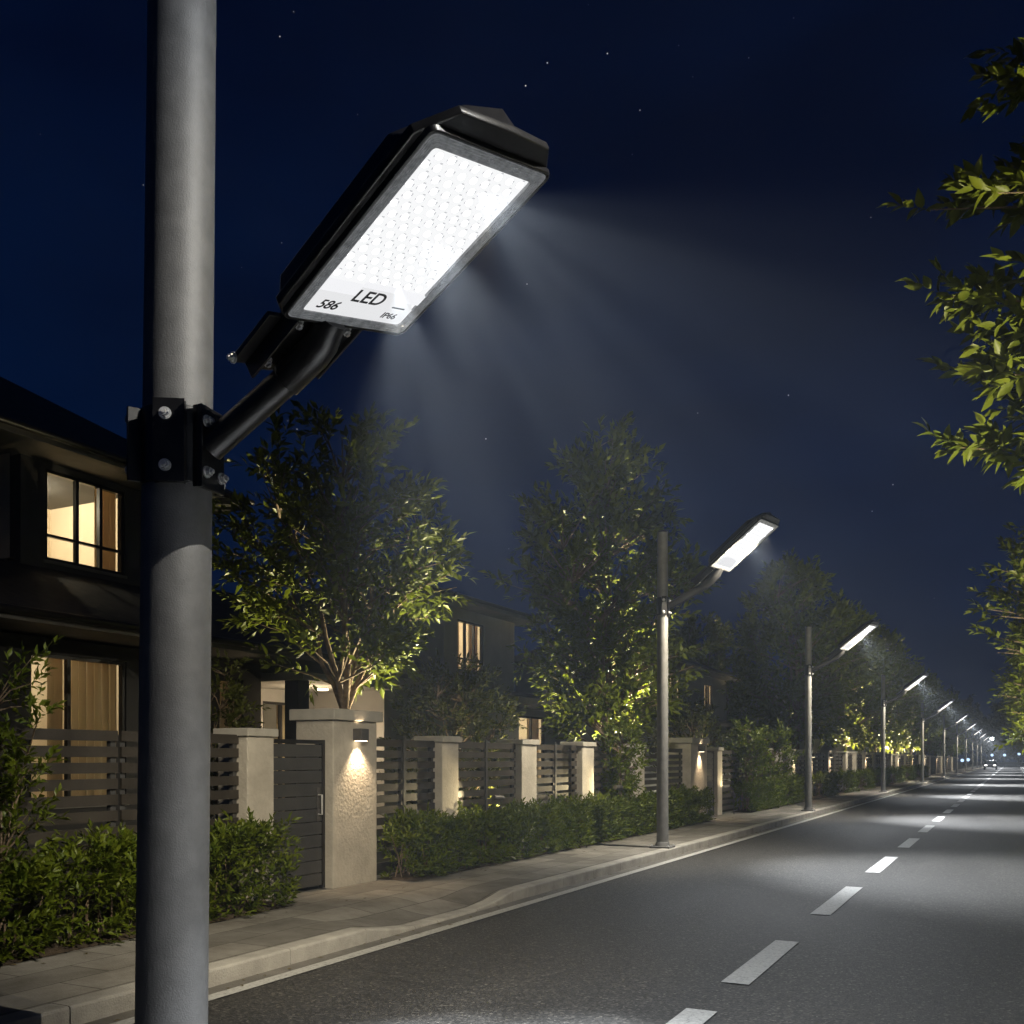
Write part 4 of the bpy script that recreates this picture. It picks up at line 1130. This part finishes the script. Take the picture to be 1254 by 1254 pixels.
fill_spike(1.95, 47.0, .35, (-.2, .7, 1), 2600, 'added spike light uplighting the fourth tree on the right', 100, (1.0, .88, .58))
fill_spike(-6.62, 12.6, .92, (-.30, -1.0, .05), 45, 'added spike light aimed at the pier with leaf shadows', 80)
fill_spike(-6.6, 17.4, .95, (-.30, -1.0, .05), 45, 'added spike light aimed at the warm lit third pier', 80)
fill_spike(-7.6, 14.9, .4, (-.55, -.1, 1), 420, 'added spike light under the broad bush behind the fence', 80)
fill_spike(-7.6, 27.6, .4, (-.5, .05, 1), 260, 'added spike light under the bush beyond the second lamp pole', 80)
fill_spike(-7.25, 43.0, .5, (-.6, -2.4, 4.0), 11000, 'added spike light uplighting the third tree of the row', 74)
fill_spike(-7.25, 56.0, .5, (-.6, -2.4, 4.0), 11000, 'added spike light uplighting the fourth tree of the row', 74)
fill_spike(-7.25, 69.0, .5, (-.6, -2.4, 4.0), 11000, 'added spike light uplighting the fifth tree of the row', 74)
fill_spike(-7.25, 81.0, .5, (-.6, -2.4, 4.0), 11000, 'added spike light uplighting the sixth tree of the row', 74)
fill_spike(-7.25, 94.5, .5, (-.6, -2.4, 4.0), 11000, 'added spike light uplighting the seventh tree of the row', 74)
fill_spike(-6.65, 26.1, .5, (-.2, -.6, .8), 40, 'added spike light aimed at the slim pier on the far side of the second gate', 80)
fill_spike(-6.45, 29.2, .6, (-.4, -.3, 1), 60, 'added spike light among the short third hedge', 90)

# ------------------------------------------------------------------ far end of the road: car, post lamps, added glare lamp
def car(label, loc):
    t = thing('parked_car', label, 'car', loc)
    w2 = .88
    prof = [(-2.1, .35), (-2.15, .75), (-1.25, .92), (-.55, 1.40), (.9, 1.42), (1.7, 1.0), (2.15, .95), (2.15, .35)]
    def ring(x, k): return [(x * k, yv, zv) for yv, zv in prof]
    MB().prism([[(s * w2 * (.86 if zv > 1.1 else 1), yv, zv) for yv, zv in prof] for s in (1, -1)]).build('body', M['carpaint'], t, bevel=.05)
    MB().obox((0, -.93, 1.16), (1, 0, 0), (0, .82, .57), (0, -.57, .82), .68, .36, .012).build('windscreen', M['frame'], t)
    for sx_ in (-1, 1):
        MB().box(sx_ * .62 - .17, sx_ * .62 + .17, -2.19, -2.12, .62, .74).build('headlight', M['headlight'], t, bevel=.01)
        for yv in (-1.35, 1.35):
            wv = MB().tube([(sx_ * .72, yv, .33), (sx_ * .93, yv, .33)], [.33, .33], 20).build('wheel', M['tyre'], t, smooth=40)
            MB().tube([(sx_ * .931, yv, .33), (sx_ * .94, yv, .33)], [.2, .19], 16).build('rim', M['fixture'], wv, smooth=40)
    MB().box(-.55, .55, -2.2, -2.14, .42, .55).build('grille', M['tyre'], t)
    return t
car('dark car with lit headlights at the far end of the road', (-3.1, 172, 0))
def post_lamp(label, x, yy, z):
    t = thing('post_lamp', label, 'post lamp', (x, yy, 0), 0, 'bluish post lamps at the road end')
    MB().tube([(0, 0, 0), (0, 0, z)], [.06, .045], 10).build('post', M['fixture'], t)
    MB().tube([(0, 0, z), (0, 0, z + .05), (0, 0, z + .25), (0, 0, z + .45), (0, 0, z + .5)], [.1, .2, .28, .2, .08], 14).build('lamp_globe', M['cool'], t, smooth=60)
for (x, yy, z, lb) in ((-8.2, 176, 1.2, 'leftmost of the bluish post lamps at the road end'), (-7.4, 178, 1.2, 'second bluish post lamp from the left at the road end'), (-6.6, 180, 1.3, 'bluish post lamp just left of the far road end'),
                       (-3.6, 215, 2.2, 'bluish post lamp above the distant car'), (-1.4, 215, 2.2, 'bluish post lamp to the right of the distant car'), (1.1, 210, 2.4, 'bluish post lamp at the right end of the distant row')):
    post_lamp(lb, x, yy, z)
t = thing('far_glare_mast', 'added bright mast lamp standing in for the merged glare of the far lamps', 'glare lamp', (-3.9, 232, 0))  # added mast lamp imitating the far street lamps merging into one glare
MB().tube([(0, 0, 0), (0, 0, 6.0)], [.12, .08], 10).build('mast', M['fixture'], t)
MB().box(-.34, .34, -.12, .1, 5.72, 6.28).build('lamp_housing', M['black'], t)
MB().box(-.3, .3, -.14, -.1205, 5.76, 6.24).build('lens', M['farglare'], t)
spot('far_glare_beam', (0, -.3, 5.9), (0.1, -1, -.25), 4000, 110, .8, (.95, .98, 1), .2, t)

# ------------------------------------------------------------------ night air
m, nt, out = mat_new('night_haze')
pv = nd(nt, 'ShaderNodeVolumePrincipled', Density=0.0005, Anisotropy=0.0)
pv.inputs['Color'].default_value = (0.84, 0.92, 1.0, 1)
nt.links.new(pv.outputs[0], out.inputs['Volume'])
hz = MB().box(-80, 80, -30, 280, -1.0, 24.0).build('haze', m)
hz['kind'] = 'stuff'; hz['label'] = 'thin night haze lit by the street lamps'; hz['category'] = 'haze'

# ------------------------------------------------------------------ render settings
sc.render.engine = 'CYCLES'
cy = sc.cycles
cy.max_bounces = 5; cy.diffuse_bounces = 3; cy.glossy_bounces = 2; cy.transmission_bounces = 3; cy.transparent_max_bounces = 8; cy.volume_bounces = 0
cy.use_adaptive_sampling = True; cy.adaptive_threshold = 0.02
cy.use_denoising = True
try: cy.denoiser = 'OPENIMAGEDENOISE'
except Exception: pass
cy.sample_clamp_indirect = 4.0
cy.caustics_reflective = False; cy.caustics_refractive = False
cy.use_light_tree = True
vs_ = sc.view_settings
sc.display_settings.display_device = 'sRGB'
vs_.view_transform = 'Standard'; vs_.look = 'None'; vs_.exposure = 0.0; vs_.gamma = 1.0
